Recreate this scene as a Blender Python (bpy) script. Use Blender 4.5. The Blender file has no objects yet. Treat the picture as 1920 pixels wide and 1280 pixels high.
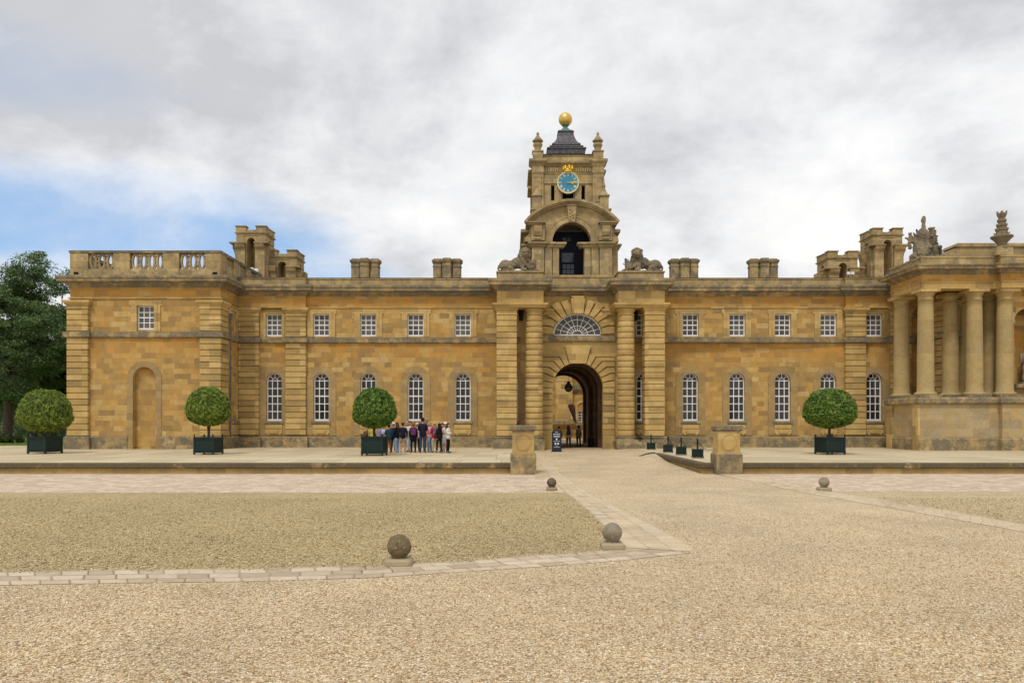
import bpy, bmesh, math, random
from mathutils import Vector, Matrix, noise
from mathutils.geometry import tessellate_polygon
random.seed(7)
C = bpy.context.scene
COL = C.collection
PI = math.pi
F, CX, HY, CZ = 1500.0, 960.0, 790.0, 1.9      # measured focal length, principal x, horizon, eye height above the terrace
def X(px, Y): return (px-CX)*Y/F
def Z(py, Y): return CZ+(HY-py)*Y/F

# ---------------------------------------------------------------- scene graph helpers
def tag(o, label=None, cat=None, group=None, kind=None):
    if label: o['label'] = label
    if cat: o['category'] = cat
    if group: o['group'] = group
    if kind: o['kind'] = kind
    return o
LOCALS=set()
def thing(name, label, cat, loc=(0,0,0), rz=0, group=None, local=False):
    o = bpy.data.objects.new(name, None); COL.objects.link(o)
    o.empty_display_size = .3
    if local: LOCALS.add(o.name)
    o.location = loc; o.rotation_euler = (0,0,rz)
    return tag(o, label, cat, group)
def origin_of(p):
    v = Vector((0,0,0))
    while p is not None:
        if p.name in LOCALS: return Vector((0,0,0))
        v += p.location; p = p.parent
    return v
class MB:
    def __init__(s): s.v=[]; s.f=[]; s.uv={}
    def add(s, vs, fs):
        n=len(s.v); s.v+= [tuple(v) for v in vs]; s.f+=[tuple(i+n for i in f) for f in fs]; return s
    def box(s,x0,x1,y0,y1,z0,z1):
        return s.add([(x0,y0,z0),(x1,y0,z0),(x1,y1,z0),(x0,y1,z0),(x0,y0,z1),(x1,y0,z1),(x1,y1,z1),(x0,y1,z1)],
            [(0,3,2,1),(4,5,6,7),(0,1,5,4),(1,2,6,5),(2,3,7,6),(3,0,4,7)])
    def cbox(s,x0,x1,y0,y1,z0,z1,c=.03):
        vs=[];idx={}
        for i,x in enumerate((x0,x1)):
            for j,y in enumerate((y0,y1)):
                for k,z in enumerate((z0,z1)):
                    sx=c if i==0 else -c; sy=c if j==0 else -c; sz=c if k==0 else -c
                    idx[i,j,k,0]=len(vs); vs.append((x,y+sy,z+sz))
                    idx[i,j,k,1]=len(vs); vs.append((x+sx,y,z+sz))
                    idx[i,j,k,2]=len(vs); vs.append((x+sx,y+sy,z))
        I=idx; fs=[]
        for a in (0,1):
            fs.append((I[a,0,0,0],I[a,1,0,0],I[a,1,1,0],I[a,0,1,0])); fs.append((I[0,a,0,1],I[1,a,0,1],I[1,a,1,1],I[0,a,1,1])); fs.append((I[0,0,a,2],I[1,0,a,2],I[1,1,a,2],I[0,1,a,2]))
        for a in (0,1):
            for b in (0,1):
                fs.append((I[a,b,0,0],I[a,b,0,1],I[a,b,1,1],I[a,b,1,0]))
                fs.append((I[a,0,b,0],I[a,0,b,2],I[a,1,b,2],I[a,1,b,0]))
                fs.append((I[0,a,b,1],I[0,a,b,2],I[1,a,b,2],I[1,a,b,1]))
                for d in (0,1): fs.append((I[a,b,d,0],I[a,b,d,1],I[a,b,d,2]))
        return s.add(vs,fs)
    def prism(s,poly,y0,y1,swap=False):
        # poly in (x,z) extruded along y (swap: poly is (y,z) extruded along x)
        n=len(poly)
        if swap: vs=[(y0,a,b) for a,b in poly]+[(y1,a,b) for a,b in poly]
        else: vs=[(a,y0,b) for a,b in poly]+[(a,y1,b) for a,b in poly]
        fs=[tuple(range(n)),tuple(range(2*n-1,n-1,-1))]
        for i in range(n):
            j=(i+1)%n; fs.append((i,i+n,j+n,j))
        return s.add(vs,fs)
    def flat(s,poly,z0,z1):
        n=len(poly); vs=[(a,b,z0) for a,b in poly]+[(a,b,z1) for a,b in poly]
        fs=[tuple(range(n-1,-1,-1)),tuple(range(n,2*n))]
        for i in range(n):
            j=(i+1)%n; fs.append((i,j,j+n,i+n))
        return s.add(vs,fs)
    def panel(s,outer,holes,d0,d1,tf=None,back=True):
        # slab with holes: outline in (u,w), thickness d0..d1; tf maps (u,d,w) to world
        tf=tf or (lambda u,d,w:(u,d,w))
        loops=[outer]+list(holes); flatp=[p for l in loops for p in l]
        tris=tessellate_polygon([[Vector((p[0],p[1],0)) for p in l] for l in loops])
        n=len(flatp); vs=[tf(p[0],d0,p[1]) for p in flatp]+[tf(p[0],d1,p[1]) for p in flatp]
        fs=[tuple(t) for t in tris]
        if back: fs+=[tuple(i+n for i in t) for t in tris]
        o=0
        for li,l in enumerate(loops):
            m=len(l)
            for i in range(m):
                j=(i+1)%m; fs.append((o+i,o+j,o+j+n,o+i+n))
            o+=m
        return s.add(vs,fs)
    def sweep(s,path,prof,closed=False):
        # prof: closed polygon of (out,z); path in plan; outward is the right hand side of travel
        n=len(path); m=len(prof); vs=[]
        for i,p in enumerate(path):
            p=Vector(p)
            def nrm(a,b):
                d=(Vector(b)-Vector(a)).normalized(); return Vector((d.y,-d.x))
            ns=[]
            if closed or i>0: ns.append(nrm(path[i-1],path[i]))
            if closed or i<n-1: ns.append(nrm(path[i],path[(i+1)%n]))
            if len(ns)==2:
                b=(ns[0]+ns[1]); 
                if b.length<1e-6: b=ns[0]
                b.normalize(); k=1/max(.3,b.dot(ns[0])); off=b*k
            else: off=ns[0]
            for o,z in prof: vs.append((p.x+off.x*o,p.y+off.y*o,z))
        fs=[]
        for i in range(n if closed else n-1):
            a=i*m; b=((i+1)%n)*m
            for k in range(m):
                l=(k+1)%m; fs.append((a+k,b+k,b+l,a+l))
        if not closed:
            fs.append(tuple(range(m-1,-1,-1))); fs.append(tuple((n-1)*m+k for k in range(m)))
        return s.add(vs,fs)
    def lathe(s,prof,cx,cy,seg=24,a0=0,sx=1,sy=1):
        m=len(prof); vs=[]; fs=[]
        for i in range(seg):
            a=a0+2*PI*i/seg
            for r,z in prof: vs.append((cx+math.cos(a)*r*sx,cy+math.sin(a)*r*sy,z))
        for i in range(seg):
            j=(i+1)%seg
            for k in range(m-1): fs.append((i*m+k,j*m+k,j*m+k+1,i*m+k+1))
        fs.append(tuple(i*m for i in range(seg))[::-1]); fs.append(tuple(i*m+m-1 for i in range(seg)))
        return s.add(vs,fs)
    def tube(s,pts,rad,seg=8):
        pts=[Vector(p) for p in pts]; n=len(pts)
        if not isinstance(rad,(list,tuple)): rad=[rad]*n
        vs=[];fs=[]; up=Vector((0,0,1))
        prev=None
        for i,p in enumerate(pts):
            d=(pts[min(i+1,n-1)]-pts[max(i-1,0)]).normalized()
            if prev is None:
                a=d.cross(up)
                if a.length<.05: a=d.cross(Vector((1,0,0)))
            else: a=prev-d*prev.dot(d)
            if a.length<1e-5: a=d.cross(Vector((.3,.7,.2)))
            a.normalize(); prev=a; b=d.cross(a)
            for k in range(seg):
                t=2*PI*k/seg; vs.append(p+(a*math.cos(t)+b*math.sin(t))*rad[i])
        for i in range(n-1):
            for k in range(seg):
                l=(k+1)%seg; fs.append((i*seg+k,i*seg+l,(i+1)*seg+l,(i+1)*seg+k))
        fs.append(tuple(range(seg))[::-1]); fs.append(tuple((n-1)*seg+k for k in range(seg)))
        return s.add(vs,fs)
    def ribbon(s,pts,w,y0,y1,closed=False):
        # bar following a polyline in the x-z plane
        n=len(pts); P=[Vector(p) for p in pts]; L=[];R=[]
        for i in range(n):
            a=P[i-1] if (i>0 or closed) else P[i]; b=P[(i+1)%n] if (i<n-1 or closed) else P[i]
            d=(b-a).normalized(); q=Vector((-d.y,d.x))*w/2
            L.append(P[i]+q); R.append(P[i]-q)
        vs=[]
        for i in range(n): vs+=[(L[i].x,y0,L[i].y),(R[i].x,y0,R[i].y),(R[i].x,y1,R[i].y),(L[i].x,y1,L[i].y)]
        fs=[]
        for i in range(n if closed else n-1):
            a=4*i; b=4*((i+1)%n)
            for k in range(4): fs.append((a+k,a+(k+1)%4,b+(k+1)%4,b+k))
        if not closed: fs+= [(0,1,2,3),(4*n-1,4*n-2,4*n-3,4*n-4)]
        return s.add(vs,fs)
    def ball(s,c,r,seg=16,rings=10,jit=0):
        if not isinstance(r,(tuple,list)): r=(r,r,r)
        vs=[];fs=[]
        for i in range(rings+1):
            t=PI*i/rings
            for k in range(seg):
                a=2*PI*k/seg; q=1+(random.uniform(-jit,jit) if jit else 0)
                vs.append((c[0]+r[0]*q*math.sin(t)*math.cos(a),c[1]+r[1]*q*math.sin(t)*math.sin(a),c[2]+r[2]*q*math.cos(t)))
        for i in range(rings):
            for k in range(seg):
                l=(k+1)%seg; fs.append((i*seg+k,(i+1)*seg+k,(i+1)*seg+l,i*seg+l))
        return s.add(vs,fs)
    def build(s,name,mat,parent=None,smooth=False,origin=None,fix=True):
        me=bpy.data.meshes.new(name)
        if parent is not None: off=origin_of(parent)
        elif origin is not None: off=Vector(origin)
        else: off=Vector((0,0,0))
        me.from_pydata([(v[0]-off.x,v[1]-off.y,v[2]-off.z) for v in s.v],[],s.f)
        if fix:
            bm=bmesh.new(); bm.from_mesh(me); bmesh.ops.remove_doubles(bm,verts=bm.verts,dist=1e-5)
            bmesh.ops.recalc_face_normals(bm,faces=bm.faces); bm.to_mesh(me); bm.free()
        o=bpy.data.objects.new(name,me); COL.objects.link(o)
        if parent is not None: o.parent=parent
        else: o.location=off
        if mat: me.materials.append(mat)
        if smooth: me.shade_smooth()
        return o
def part(name,mat,parent,fn,smooth=False):
    m=MB(); fn(m); return m.build(name,mat,parent,smooth)
def copy_tree(o,parent=None):
    c=o.copy(); COL.objects.link(c)
    if parent is not None: c.parent=parent
    for ch in list(o.children): copy_tree(ch,c)
    return c
def arc(cx,cz,rx,rz,a0,a1,n):
    return [(cx+rx*math.cos(a0+(a1-a0)*i/n),cz+rz*math.sin(a0+(a1-a0)*i/n)) for i in range(n+1)]
def arch_poly(cx,zb,hw,zs,n=14,rise=None):
    return [(cx-hw,zb),(cx+hw,zb)]+arc(cx,zs,hw,rise or hw,0,PI,n)
def rectp(x0,x1,y0,y1): return [(x0,y0),(x1,y0),(x1,y1),(x0,y1)]

# ---------------------------------------------------------------- materials
class NT:
    def __init__(s,name):
        s.m=bpy.data.materials.new(name); s.m.use_nodes=True; s.t=s.m.node_tree; s.t.nodes.clear()
        s.out=s.n('ShaderNodeOutputMaterial'); s.b=s.n('ShaderNodeBsdfPrincipled'); s.l(s.b.outputs[0],s.out.inputs[0])
    def n(s,typ,**k):
        q=s.t.nodes.new(typ)
        for a,b in k.items(): setattr(q,a,b)
        return q
    def l(s,a,b): s.t.links.new(a,b)
    def put(s,sock,v):
        if hasattr(v,'is_linked') or isinstance(v,bpy.types.NodeSocket): s.l(v,sock)
        else: sock.default_value=v
    def math(s,op,a,b=0.0,c=0.0,clamp=False):
        q=s.n('ShaderNodeMath',operation=op); q.use_clamp=clamp
        s.put(q.inputs[0],a); s.put(q.inputs[1],b); s.put(q.inputs[2],c); return q.outputs[0]
    def mix(s,f,a,b,mode='MIX'):
        q=s.n('ShaderNodeMix',data_type='RGBA',blend_type=mode); s.put(q.inputs[0],f)
        s.put(q.inputs[6],a if not isinstance(a,tuple) else (*a,1)[:4]); s.put(q.inputs[7],b if not isinstance(b,tuple) else (*b,1)[:4]); return q.outputs[2]
    def noise(s,vec,scale,detail=4,rough=.55,dist=0):
        q=s.n('ShaderNodeTexNoise'); q.inputs['Scale'].default_value=scale; q.inputs['Detail'].default_value=detail
        q.inputs['Roughness'].default_value=rough; q.inputs['Distortion'].default_value=dist
        if vec is not None: s.l(vec,q.inputs['Vector'])
        return q.outputs[0]
    def ramp(s,f,stops,interp='LINEAR'):
        q=s.n('ShaderNodeValToRGB'); q.color_ramp.interpolation=interp; e=q.color_ramp.elements
        while len(e)<len(stops): e.new(.5)
        for i,(p,c) in enumerate(stops):
            e[i].position=p; e[i].color=(*c,1)[:4] if isinstance(c,tuple) else (c,c,c,1)
        s.put(q.inputs[0],f); return q.outputs[0]
    def rng(s,v,a,b,c=0.0,d=1.0):
        q=s.n('ShaderNodeMapRange'); s.put(q.inputs[0],v)
        for i,k in enumerate((a,b,c,d)): q.inputs[i+1].default_value=k
        return q.outputs[0]
    def bump(s,h,strength=.3,dist=.02):
        q=s.n('ShaderNodeBump'); q.inputs['Strength'].default_value=strength; q.inputs['Distance'].default_value=dist
        s.l(h,q.inputs['Height']); s.l(q.outputs[0],s.b.inputs['Normal'])
    def comb(s,x,y,z):
        q=s.n('ShaderNodeCombineXYZ'); s.put(q.inputs[0],x); s.put(q.inputs[1],y); s.put(q.inputs[2],z); return q.outputs[0]
    def white(s,vec):
        q=s.n('ShaderNodeTexWhiteNoise'); s.l(vec,q.inputs[0]); return q.outputs[0]
def plain(name,col,rough=.6,metal=0,var=.15,scale=30,bump=.1,spec=.3):
    t=NT(name); tc=t.n('ShaderNodeTexCoord').outputs['Object']
    n=t.noise(tc,scale,4,.6)
    k=t.rng(n,.3,.7,1-var,1+var)
    c=t.mix(1.0,col,t.comb(k,k,k),'MULTIPLY')
    t.l(c,t.b.inputs['Base Color']); t.b.inputs['Roughness'].default_value=rough; t.b.inputs['Metallic'].default_value=metal
    t.b.inputs['Specular IOR Level'].default_value=spec
    if bump: t.bump(n,bump,.01)
    return t.m
def stone(name,pal,w=.85,h=.36,jt=.010,joint=.5,grey=.25,greytop=.8,greycol=(.17,.145,.10),stain=0.0,rowonly=False,fine=.12,z0=0.0,bump=.35,streak=0.0,dark=0.0,gth=.52,spk=(.66,.35)):
    t=NT(name); g=t.n('ShaderNodeNewGeometry'); pos=g.outputs['Position']
    sp=t.n('ShaderNodeSeparateXYZ'); t.l(pos,sp.inputs[0]); x,y,z=sp.outputs
    nn=t.n('ShaderNodeSeparateXYZ'); t.l(g.outputs['Normal'],nn.inputs[0]); nz=nn.outputs[2]
    u=t.math('ADD',x,t.math('MULTIPLY',y,.937)); v=t.math('DIVIDE',t.math('ADD',z,20-z0),h)
    row=t.math('FLOOR',v); rr=t.white(t.comb(row,3.3,1.7))
    if rowonly: uu=t.math('DIVIDE',u,w)
    else: uu=t.math('ADD',t.math('DIVIDE',u,t.math('MULTIPLY',t.math('ADD',t.math('MULTIPLY',rr,.8),.6),w)),t.math('MULTIPLY',rr,37.0))
    col=t.math('FLOOR',uu); r=t.white(t.comb(row,col,5.1)); r2=t.white(t.comb(col,row,9.4))
    base=t.ramp(r,pal)
    bigc=t.noise(pos,.22,4,.6); base=t.mix(t.rng(bigc,.34,.62,.0,.5),base,pal[len(pal)//2][1])
    k=t.rng(r2,0,1,.93,1.05); base=t.mix(1.0,base,t.comb(k,k,k),'MULTIPLY')
    med=t.noise(pos,2.3,6,.65,.4); k=t.rng(med,.3,.7,.84,1.12); base=t.mix(1.0,base,t.comb(k,k,t.math('POWER',k,1.4)),'MULTIPLY')
    if stain:   # iron-rich orange beds that the rain has not bleached
        zn=t.math('ADD',z,t.math('MULTIPLY',t.math('SUBTRACT',bigc,.5),3.0))
        s1=t.math('MULTIPLY',t.rng(zn,5.9,7.2),t.rng(zn,7.95,7.7)); s2=t.math('MULTIPLY',t.rng(zn,9.9,10.7),t.rng(zn,11.9,11.5))
        s3=t.rng(t.noise(pos,.8,4,.6),.56,.68)
        f=t.math('MULTIPLY',t.math('MAXIMUM',t.math('MAXIMUM',s1,s2),t.math('MULTIPLY',s3,.8)),t.math('MULTIPLY',t.rng(r2,0,1,.25,1.0),stain))
        base=t.mix(f,base,(.52,.245,.040))
    gm=t.noise(pos,1.3,8,.72,.1); gf=t.rng(gm,gth-.02,gth+.13)
    gf=t.math('MULTIPLY',gf,grey)
    up=t.math('MULTIPLY',t.rng(nz,.3,.8),greytop); gf=t.math('MAXIMUM',gf,up)
    if streak:
        sv=t.n('ShaderNodeMapping'); t.l(pos,sv.inputs[0]); sv.inputs['Scale'].default_value=(3.5,3.5,.5)
        st=t.rng(t.noise(sv.outputs[0],1.0,5,.65),.5,.68); gf=t.math('MAXIMUM',gf,t.math('MULTIPLY',st,streak))
    lich=t.noise(pos,9,5,.7); gcol=t.mix(t.rng(lich,.4,.65),greycol,tuple(c*1.75 for c in greycol))
    base=t.mix(gf,base,gcol)
    spk=t.rng(t.noise(pos,26,3,.8),spk[0],spk[0]+.08,0,spk[1]); base=t.mix(spk,base,(.62,.55,.42))
    fu=t.math('FRACT',uu); fv=t.math('FRACT',v)
    ju=t.math('LESS_THAN',fu,jt/w); jv=t.math('LESS_THAN',fv,jt/h); j=t.math('MAXIMUM',ju,jv)
    if rowonly: j=ju
    jn=t.math('MULTIPLY',j,t.rng(med,.35,.6,.25,1.0))
    base=t.mix(t.math('MULTIPLY',jn,joint),base,(.16,.10,.045))
    fn=t.noise(pos,45,3,.6); k=t.rng(fn,.3,.7,1-fine,1+fine); base=t.mix(1.0,base,t.comb(k,k,k),'MULTIPLY')
    if dark: base=t.mix(dark,base,(.02,.015,.012))
    t.l(base,t.b.inputs['Base Color']); t.b.inputs['Roughness'].default_value=.88; t.b.inputs['Specular IOR Level'].default_value=.15
    hgt=t.math('ADD',t.math('MULTIPLY',fn,.35),t.math('ADD',t.math('MULTIPLY',med,.9),t.math('MULTIPLY',j,-.6)))
    t.bump(hgt,bump,.03); return t.m
PAL=[(0,(.255,.17,.08)),(.2,(.33,.215,.085)),(.42,(.42,.262,.09)),(.6,(.475,.29,.092)),(.8,(.52,.34,.12)),(1,(.58,.42,.18))]
PALR=[(0,(.30,.21,.095)),(.3,(.41,.28,.11)),(.6,(.51,.345,.125)),(1,(.60,.44,.19))]
PALW=[(0,(.30,.225,.115)),(.5,(.44,.315,.14)),(1,(.54,.41,.20))]
M={}
M['wall']=stone('ashlar_limestone',PAL,stain=.72,joint=.45,grey=.4,greycol=(.22,.17,.095),streak=.22)
M['dressed']=stone('dressed_limestone',PALR,w=1.3,h=.6,joint=.25,grey=.3,greycol=(.27,.20,.11))
M['surround']=stone('window_surround_stone',[(0,(.30,.205,.09)),(.5,(.38,.26,.11)),(1,(.45,.31,.13))],w=1.3,h=.5,joint=.3,grey=.5,greycol=(.22,.17,.10),gth=.46)
M['apron']=stone('bright_apron_stone',[(0,(.46,.30,.10)),(1,(.56,.39,.15))],w=3,h=2,joint=0,grey=.4,greycol=(.20,.15,.08),greytop=.7)
M['rustic']=stone('rusticated_limestone',PALR,w=1.1,h=.434,jt=0.006,rowonly=True,joint=0.3,grey=.35,greycol=(.28,.21,.115),z0=.90,greytop=.2)
M['grey']=stone('weathered_limestone',PALW,w=1.6,h=2.0,joint=.6,grey=.88,greycol=(.125,.108,.080),streak=.75,gth=.40,greytop=.95)
M['midgrey']=stone('lichened_limestone',PALW,w=1.5,h=.5,joint=.4,grey=.75,greycol=(.15,.125,.085),streak=.5,gth=.47,greytop=.95)
M['tower']=stone('tower_limestone',PALW,w=1.0,h=.5,joint=.3,grey=.6,greycol=(.17,.14,.095),streak=.5,gth=.47)
M['plinth']=stone('stained_plinth_stone',PALW,w=1.4,h=.45,joint=.5,grey=.85,greycol=(.11,.098,.072),streak=.7,gth=.42)
M['statue']=stone('statue_stone',[(0,(.20,.155,.10)),(1,(.30,.24,.15))],w=9,h=9,joint=0,grey=.7,greycol=(.12,.10,.075),greytop=.4,streak=.3,bump=.8)
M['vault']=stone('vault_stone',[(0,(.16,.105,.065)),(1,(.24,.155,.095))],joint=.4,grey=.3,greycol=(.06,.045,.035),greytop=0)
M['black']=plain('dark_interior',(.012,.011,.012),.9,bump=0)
M['white']=plain('white_window_paint',(.78,.77,.74),.5,var=.06,scale=8)
def glassy(name,a,b,rough):
    t=NT(name); p=t.n('ShaderNodeNewGeometry').outputs['Position']
    n=t.noise(p,1.7,3,.6); n=t.math('ADD',t.math('MULTIPLY',n,.5),t.math('MULTIPLY',t.noise(p,.33,1),.5)); t.l(t.mix(t.rng(n,.42,.58),a,b),t.b.inputs['Base Color'])
    t.b.inputs['Roughness'].default_value=rough; t.b.inputs['Specular IOR Level'].default_value=.45
    t.bump(t.noise(p,3.0,2),.06,.02); return t.m
M['glass']=glassy('dark_window_glass',(.016,.014,.015),(.04,.036,.036),.12)
M['glass2']=glassy('grey_window_glass',(.13,.12,.115),(.05,.045,.042),.15)  # greyish pane colour with a broad random mottle
M['flash']=plain('dark_lead_flashing',(.055,.048,.042),.7,var=.3,scale=6)
M['lead']=plain('roof_lead',(.13,.125,.13),.5,var=.3,scale=3,bump=.2)
M['lead_red']=plain('tower_roof_lead',(.085,.08,.088),.45,var=.6,scale=4,bump=.3)
M['copper']=plain('verdigris_copper',(.10,.19,.15),.6,var=.5,scale=8,bump=.3)
M['gold']=plain('gilding',(.68,.47,.12),.42,metal=.6,var=.12,scale=4,bump=.15)
M['gold2']=plain('bright_gilding',(.85,.55,.06),.35,metal=.55,var=.15,scale=15,bump=.2)
M['cream']=plain('cream_clock_paint',(.72,.68,.50),.5)
M['pale_gold']=plain('pale_gold_rim',(.72,.62,.30),.45,metal=.3,var=.1)
M['blue']=plain('blue_clock_paint',(.045,.24,.36),.45,var=.1)
M['tub']=plain('dark_green_tub_paint',(.009,.026,.022),.4,var=.25,scale=15,bump=.15)
M['iron']=plain('black_iron',(.012,.013,.015),.4)
M['lamp_glass']=plain('lantern_glass',(.20,.19,.17),.15,spec=.5)
M['bark']=plain('bark',(.07,.052,.038),.95,var=.4,scale=9,bump=.8)
M['grass']=plain('grass_blades',(.17,.27,.05),.9,var=.35,scale=2.2,bump=.4)
def leafmat(name,c0,c1,c2,sc=3.0):
    t=NT(name); tc=t.n('ShaderNodeTexCoord').outputs['Object']
    at=t.n('ShaderNodeAttribute',attribute_name='tint').outputs['Fac']
    n=t.noise(tc,sc,3,.6)
    f=t.math('ADD',t.math('MULTIPLY',at,.65),t.math('MULTIPLY',t.rng(n,.35,.65),.35))
    c=t.ramp(f,[(0,c0),(.5,c1),(1,c2)]); t.l(c,t.b.inputs['Base Color'])
    t.b.inputs['Roughness'].default_value=.45; t.b.inputs['Specular IOR Level'].default_value=.35
    tr=t.n('ShaderNodeBsdfTranslucent'); t.l(c,tr.inputs[0]); mx=t.n('ShaderNodeMixShader'); mx.inputs[0].default_value=.22
    t.l(t.b.outputs[0],mx.inputs[1]); t.l(tr.outputs[0],mx.inputs[2]); t.l(mx.outputs[0],t.out.inputs[0]); return t.m
M['leaf']=leafmat('bay_leaves',(.012,.042,.008),(.095,.19,.022),(.42,.52,.09))
M['leaf_y']=leafmat('yellowing_bay_leaves',(.022,.055,.008),(.15,.23,.025),(.50,.54,.10))
M['treeleaf']=leafmat('broadleaf_foliage',(.035,.070,.024),(.10,.17,.055),(.22,.30,.10),.5)
M['hedge']=leafmat('shrub_foliage',(.03,.06,.012),(.07,.12,.03),(.16,.21,.05),1.0)
# ---------------------------------------------------------------- ground
GZ=-0.49
def sm(a,b,x):
    t=max(0,min(1,(x-a)/(b-a))); return t*t*(3-2*t)
def dz(x,y):
    base=GZ+(GZ*-1-.15)*sm(33,56,y)
    return base+( -.012-base)*sm(6.3,8.5,x)*sm(43.5,48.5,y)
def gpt(px,py,flat=False):
    Y=F*(CZ-GZ)/(py-HY)
    if not flat:
        for _ in range(12):
            z=dz(X(px,Y),Y); Y=F*(CZ-z)/(py-HY)
    return (X(px,Y),Y)
def gravel(name,cols,scale=38,big=.12,wash=.25,shade=1.0,bump=.9):
    t=NT(name); pos=t.n('ShaderNodeNewGeometry').outputs['Position']
    mp=t.n('ShaderNodeMapping'); t.l(pos,mp.inputs[0]); mp.inputs['Scale'].default_value=(1,1,.2)
    wob=t.n('ShaderNodeTexNoise'); wob.inputs['Scale'].default_value=12; t.l(mp.outputs[0],wob.inputs['Vector'])
    vv=t.n('ShaderNodeVectorMath',operation='MULTIPLY_ADD'); t.l(wob.outputs['Color'],vv.inputs[0]); vv.inputs[1].default_value=(.05,.05,.05); t.l(mp.outputs[0],vv.inputs[2])
    vo=t.n('ShaderNodeTexVoronoi'); vo.inputs['Scale'].default_value=scale; t.l(vv.outputs[0],vo.inputs['Vector'])
    sp=t.n('ShaderNodeSeparateColor'); t.l(vo.outputs['Color'],sp.inputs[0])
    c=t.ramp(sp.outputs[0],cols)
    v2=t.n('ShaderNodeTexVoronoi'); v2.inputs['Scale'].default_value=scale*2.3; t.l(vv.outputs[0],v2.inputs['Vector'])
    s2=t.n('ShaderNodeSeparateColor'); t.l(v2.outputs['Color'],s2.inputs[0])
    c=t.mix(t.rng(s2.outputs[1],.55,.6,0,.6),c,t.ramp(s2.outputs[0],cols))
    gap=t.rng(vo.outputs['Distance'],.45,.75); c=t.mix(t.math('MULTIPLY',gap,.55),c,tuple(q*.38 for q in cols[0][1]))
    b=t.noise(pos,.35,5,.6,.5); k=t.rng(b,.3,.7,1-big,1+big)
    c=t.mix(1.0,c,t.comb(k,k,k),'MULTIPLY')
    md=t.noise(pos,2.2,5,.65); avg=tuple(sum(q[1][i] for q in cols)/len(cols) for i in range(3))
    c=t.mix(t.rng(md,.45,.7,0,wash),c,avg)
    if shade!=1: c=t.mix(1.0,c,(shade,shade,shade),'MULTIPLY')
    t.l(c,t.b.inputs['Base Color']); t.b.inputs['Roughness'].default_value=.85; t.b.inputs['Specular IOR Level'].default_value=.2
    h=t.math('SUBTRACT',t.math('ADD',t.math('MULTIPLY',sp.outputs[1],.6),t.math('MULTIPLY',md,.3)),vo.outputs['Distance'])
    t.bump(h,bump,.02); return t.m
GC=[(0,(.36,.25,.13)),(.2,(.52,.375,.205)),(.45,(.665,.51,.31)),(.75,(.775,.63,.425)),(1,(.88,.78,.60))]
GG=[(0,(.27,.195,.085)),(.3,(.475,.355,.175)),(.7,(.60,.47,.255)),(1,(.74,.62,.39))]
M['gravel']=gravel('buff_gravel',GC,scale=34,big=.16)
M['gravel2']=gravel('olive_gravel',GG,scale=30,big=.12,wash=.12,bump=1.0)
M['court']=gravel('trodden_gravel',GC,scale=40,wash=.6)
def setts(name,bw,bh,cols,mort,uv=False,jm=.012,skew=0.0,wob=1.0,jlo=.25,worn=0.0):
    t=NT(name)
    pos=t.n('ShaderNodeNewGeometry').outputs['Position']
    src=t.n('ShaderNodeTexCoord').outputs['UV'] if uv else pos
    wn=t.n('ShaderNodeTexNoise'); wn.inputs['Scale'].default_value=1.6; wn.inputs['Detail'].default_value=3; t.l(src,wn.inputs['Vector'])
    vm=t.n('ShaderNodeVectorMath',operation='MULTIPLY_ADD'); t.l(wn.outputs['Color'],vm.inputs[0]); vm.inputs[1].default_value=(.10*wob,.07*wob,0); t.l(src,vm.inputs[2])
    sp=t.n('ShaderNodeSeparateXYZ'); t.l(vm.outputs[0],sp.inputs[0])
    v=t.math('DIVIDE',sp.outputs[1],bh); row=t.math('FLOOR',v); rr=t.white(t.comb(row,1.1,7.7))
    u=t.math('ADD',t.math('DIVIDE',t.math('ADD',sp.outputs[0],t.math('MULTIPLY',sp.outputs[1],skew)),t.math('MULTIPLY',bw,t.math('ADD',t.math('MULTIPLY',rr,.4),.8))),t.math('MULTIPLY',rr,11)); col=t.math('FLOOR',u)
    r=t.white(t.comb(row,col,2.0)); c=t.ramp(r,cols)
    n=t.noise(pos,5,6,.65); k=t.rng(n,.3,.7,.84,1.12); c=t.mix(1.0,c,t.comb(k,k,k),'MULTIPLY')
    fu=t.math('FRACT',u); fv=t.math('FRACT',v)
    eu=t.math('MINIMUM',fu,t.math('SUBTRACT',1,fu)); ev=t.math('MINIMUM',fv,t.math('SUBTRACT',1,fv))
    d=t.math('MINIMUM',t.math('MULTIPLY',eu,bw),t.math('MULTIPLY',ev,bh))
    wn_=t.math('MULTIPLY',t.rng(t.noise(pos,.7,6,.68),.36,.54),worn)
    jn=t.noise(pos,1.3,4,.6); j=t.math('MULTIPLY',t.rng(d,jm,jm*.3),t.rng(jn,.36,.6,jlo,1))
    c=t.mix(j,c,mort)
    if worn:
        g2=t.noise(pos,38,3,.7); c=t.mix(wn_,c,t.ramp(g2,[(.3,(.40,.30,.18)),(.5,(.62,.49,.31)),(.7,(.80,.68,.48))]))
    t.l(c,t.b.inputs['Base Color']); t.b.inputs['Roughness'].default_value=.85; t.b.inputs['Specular IOR Level'].default_value=.2
    h=t.math('ADD',t.rng(d,0,.035),t.math('MULTIPLY',n,.4)); t.bump(h,.5,.03); return t.m
M['strip']=setts('pale_stone_setts',.44,.345,[(0,(.40,.315,.215)),(.5,(.50,.40,.285)),(1,(.58,.48,.355))],(.24,.175,.11),uv=True,jm=.020)
M['strip_worn']=setts('worn_stone_setts',.44,.345,[(0,(.40,.315,.215)),(.5,(.49,.395,.28)),(1,(.57,.465,.34))],(.30,.22,.14),uv=True,jm=.018,worn=.55)
M['band']=setts('pink_stone_setts',.42,.28,[(0,(.47,.36,.26)),(.5,(.57,.45,.33)),(1,(.65,.54,.415))],(.30,.215,.145),jm=.014)
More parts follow.
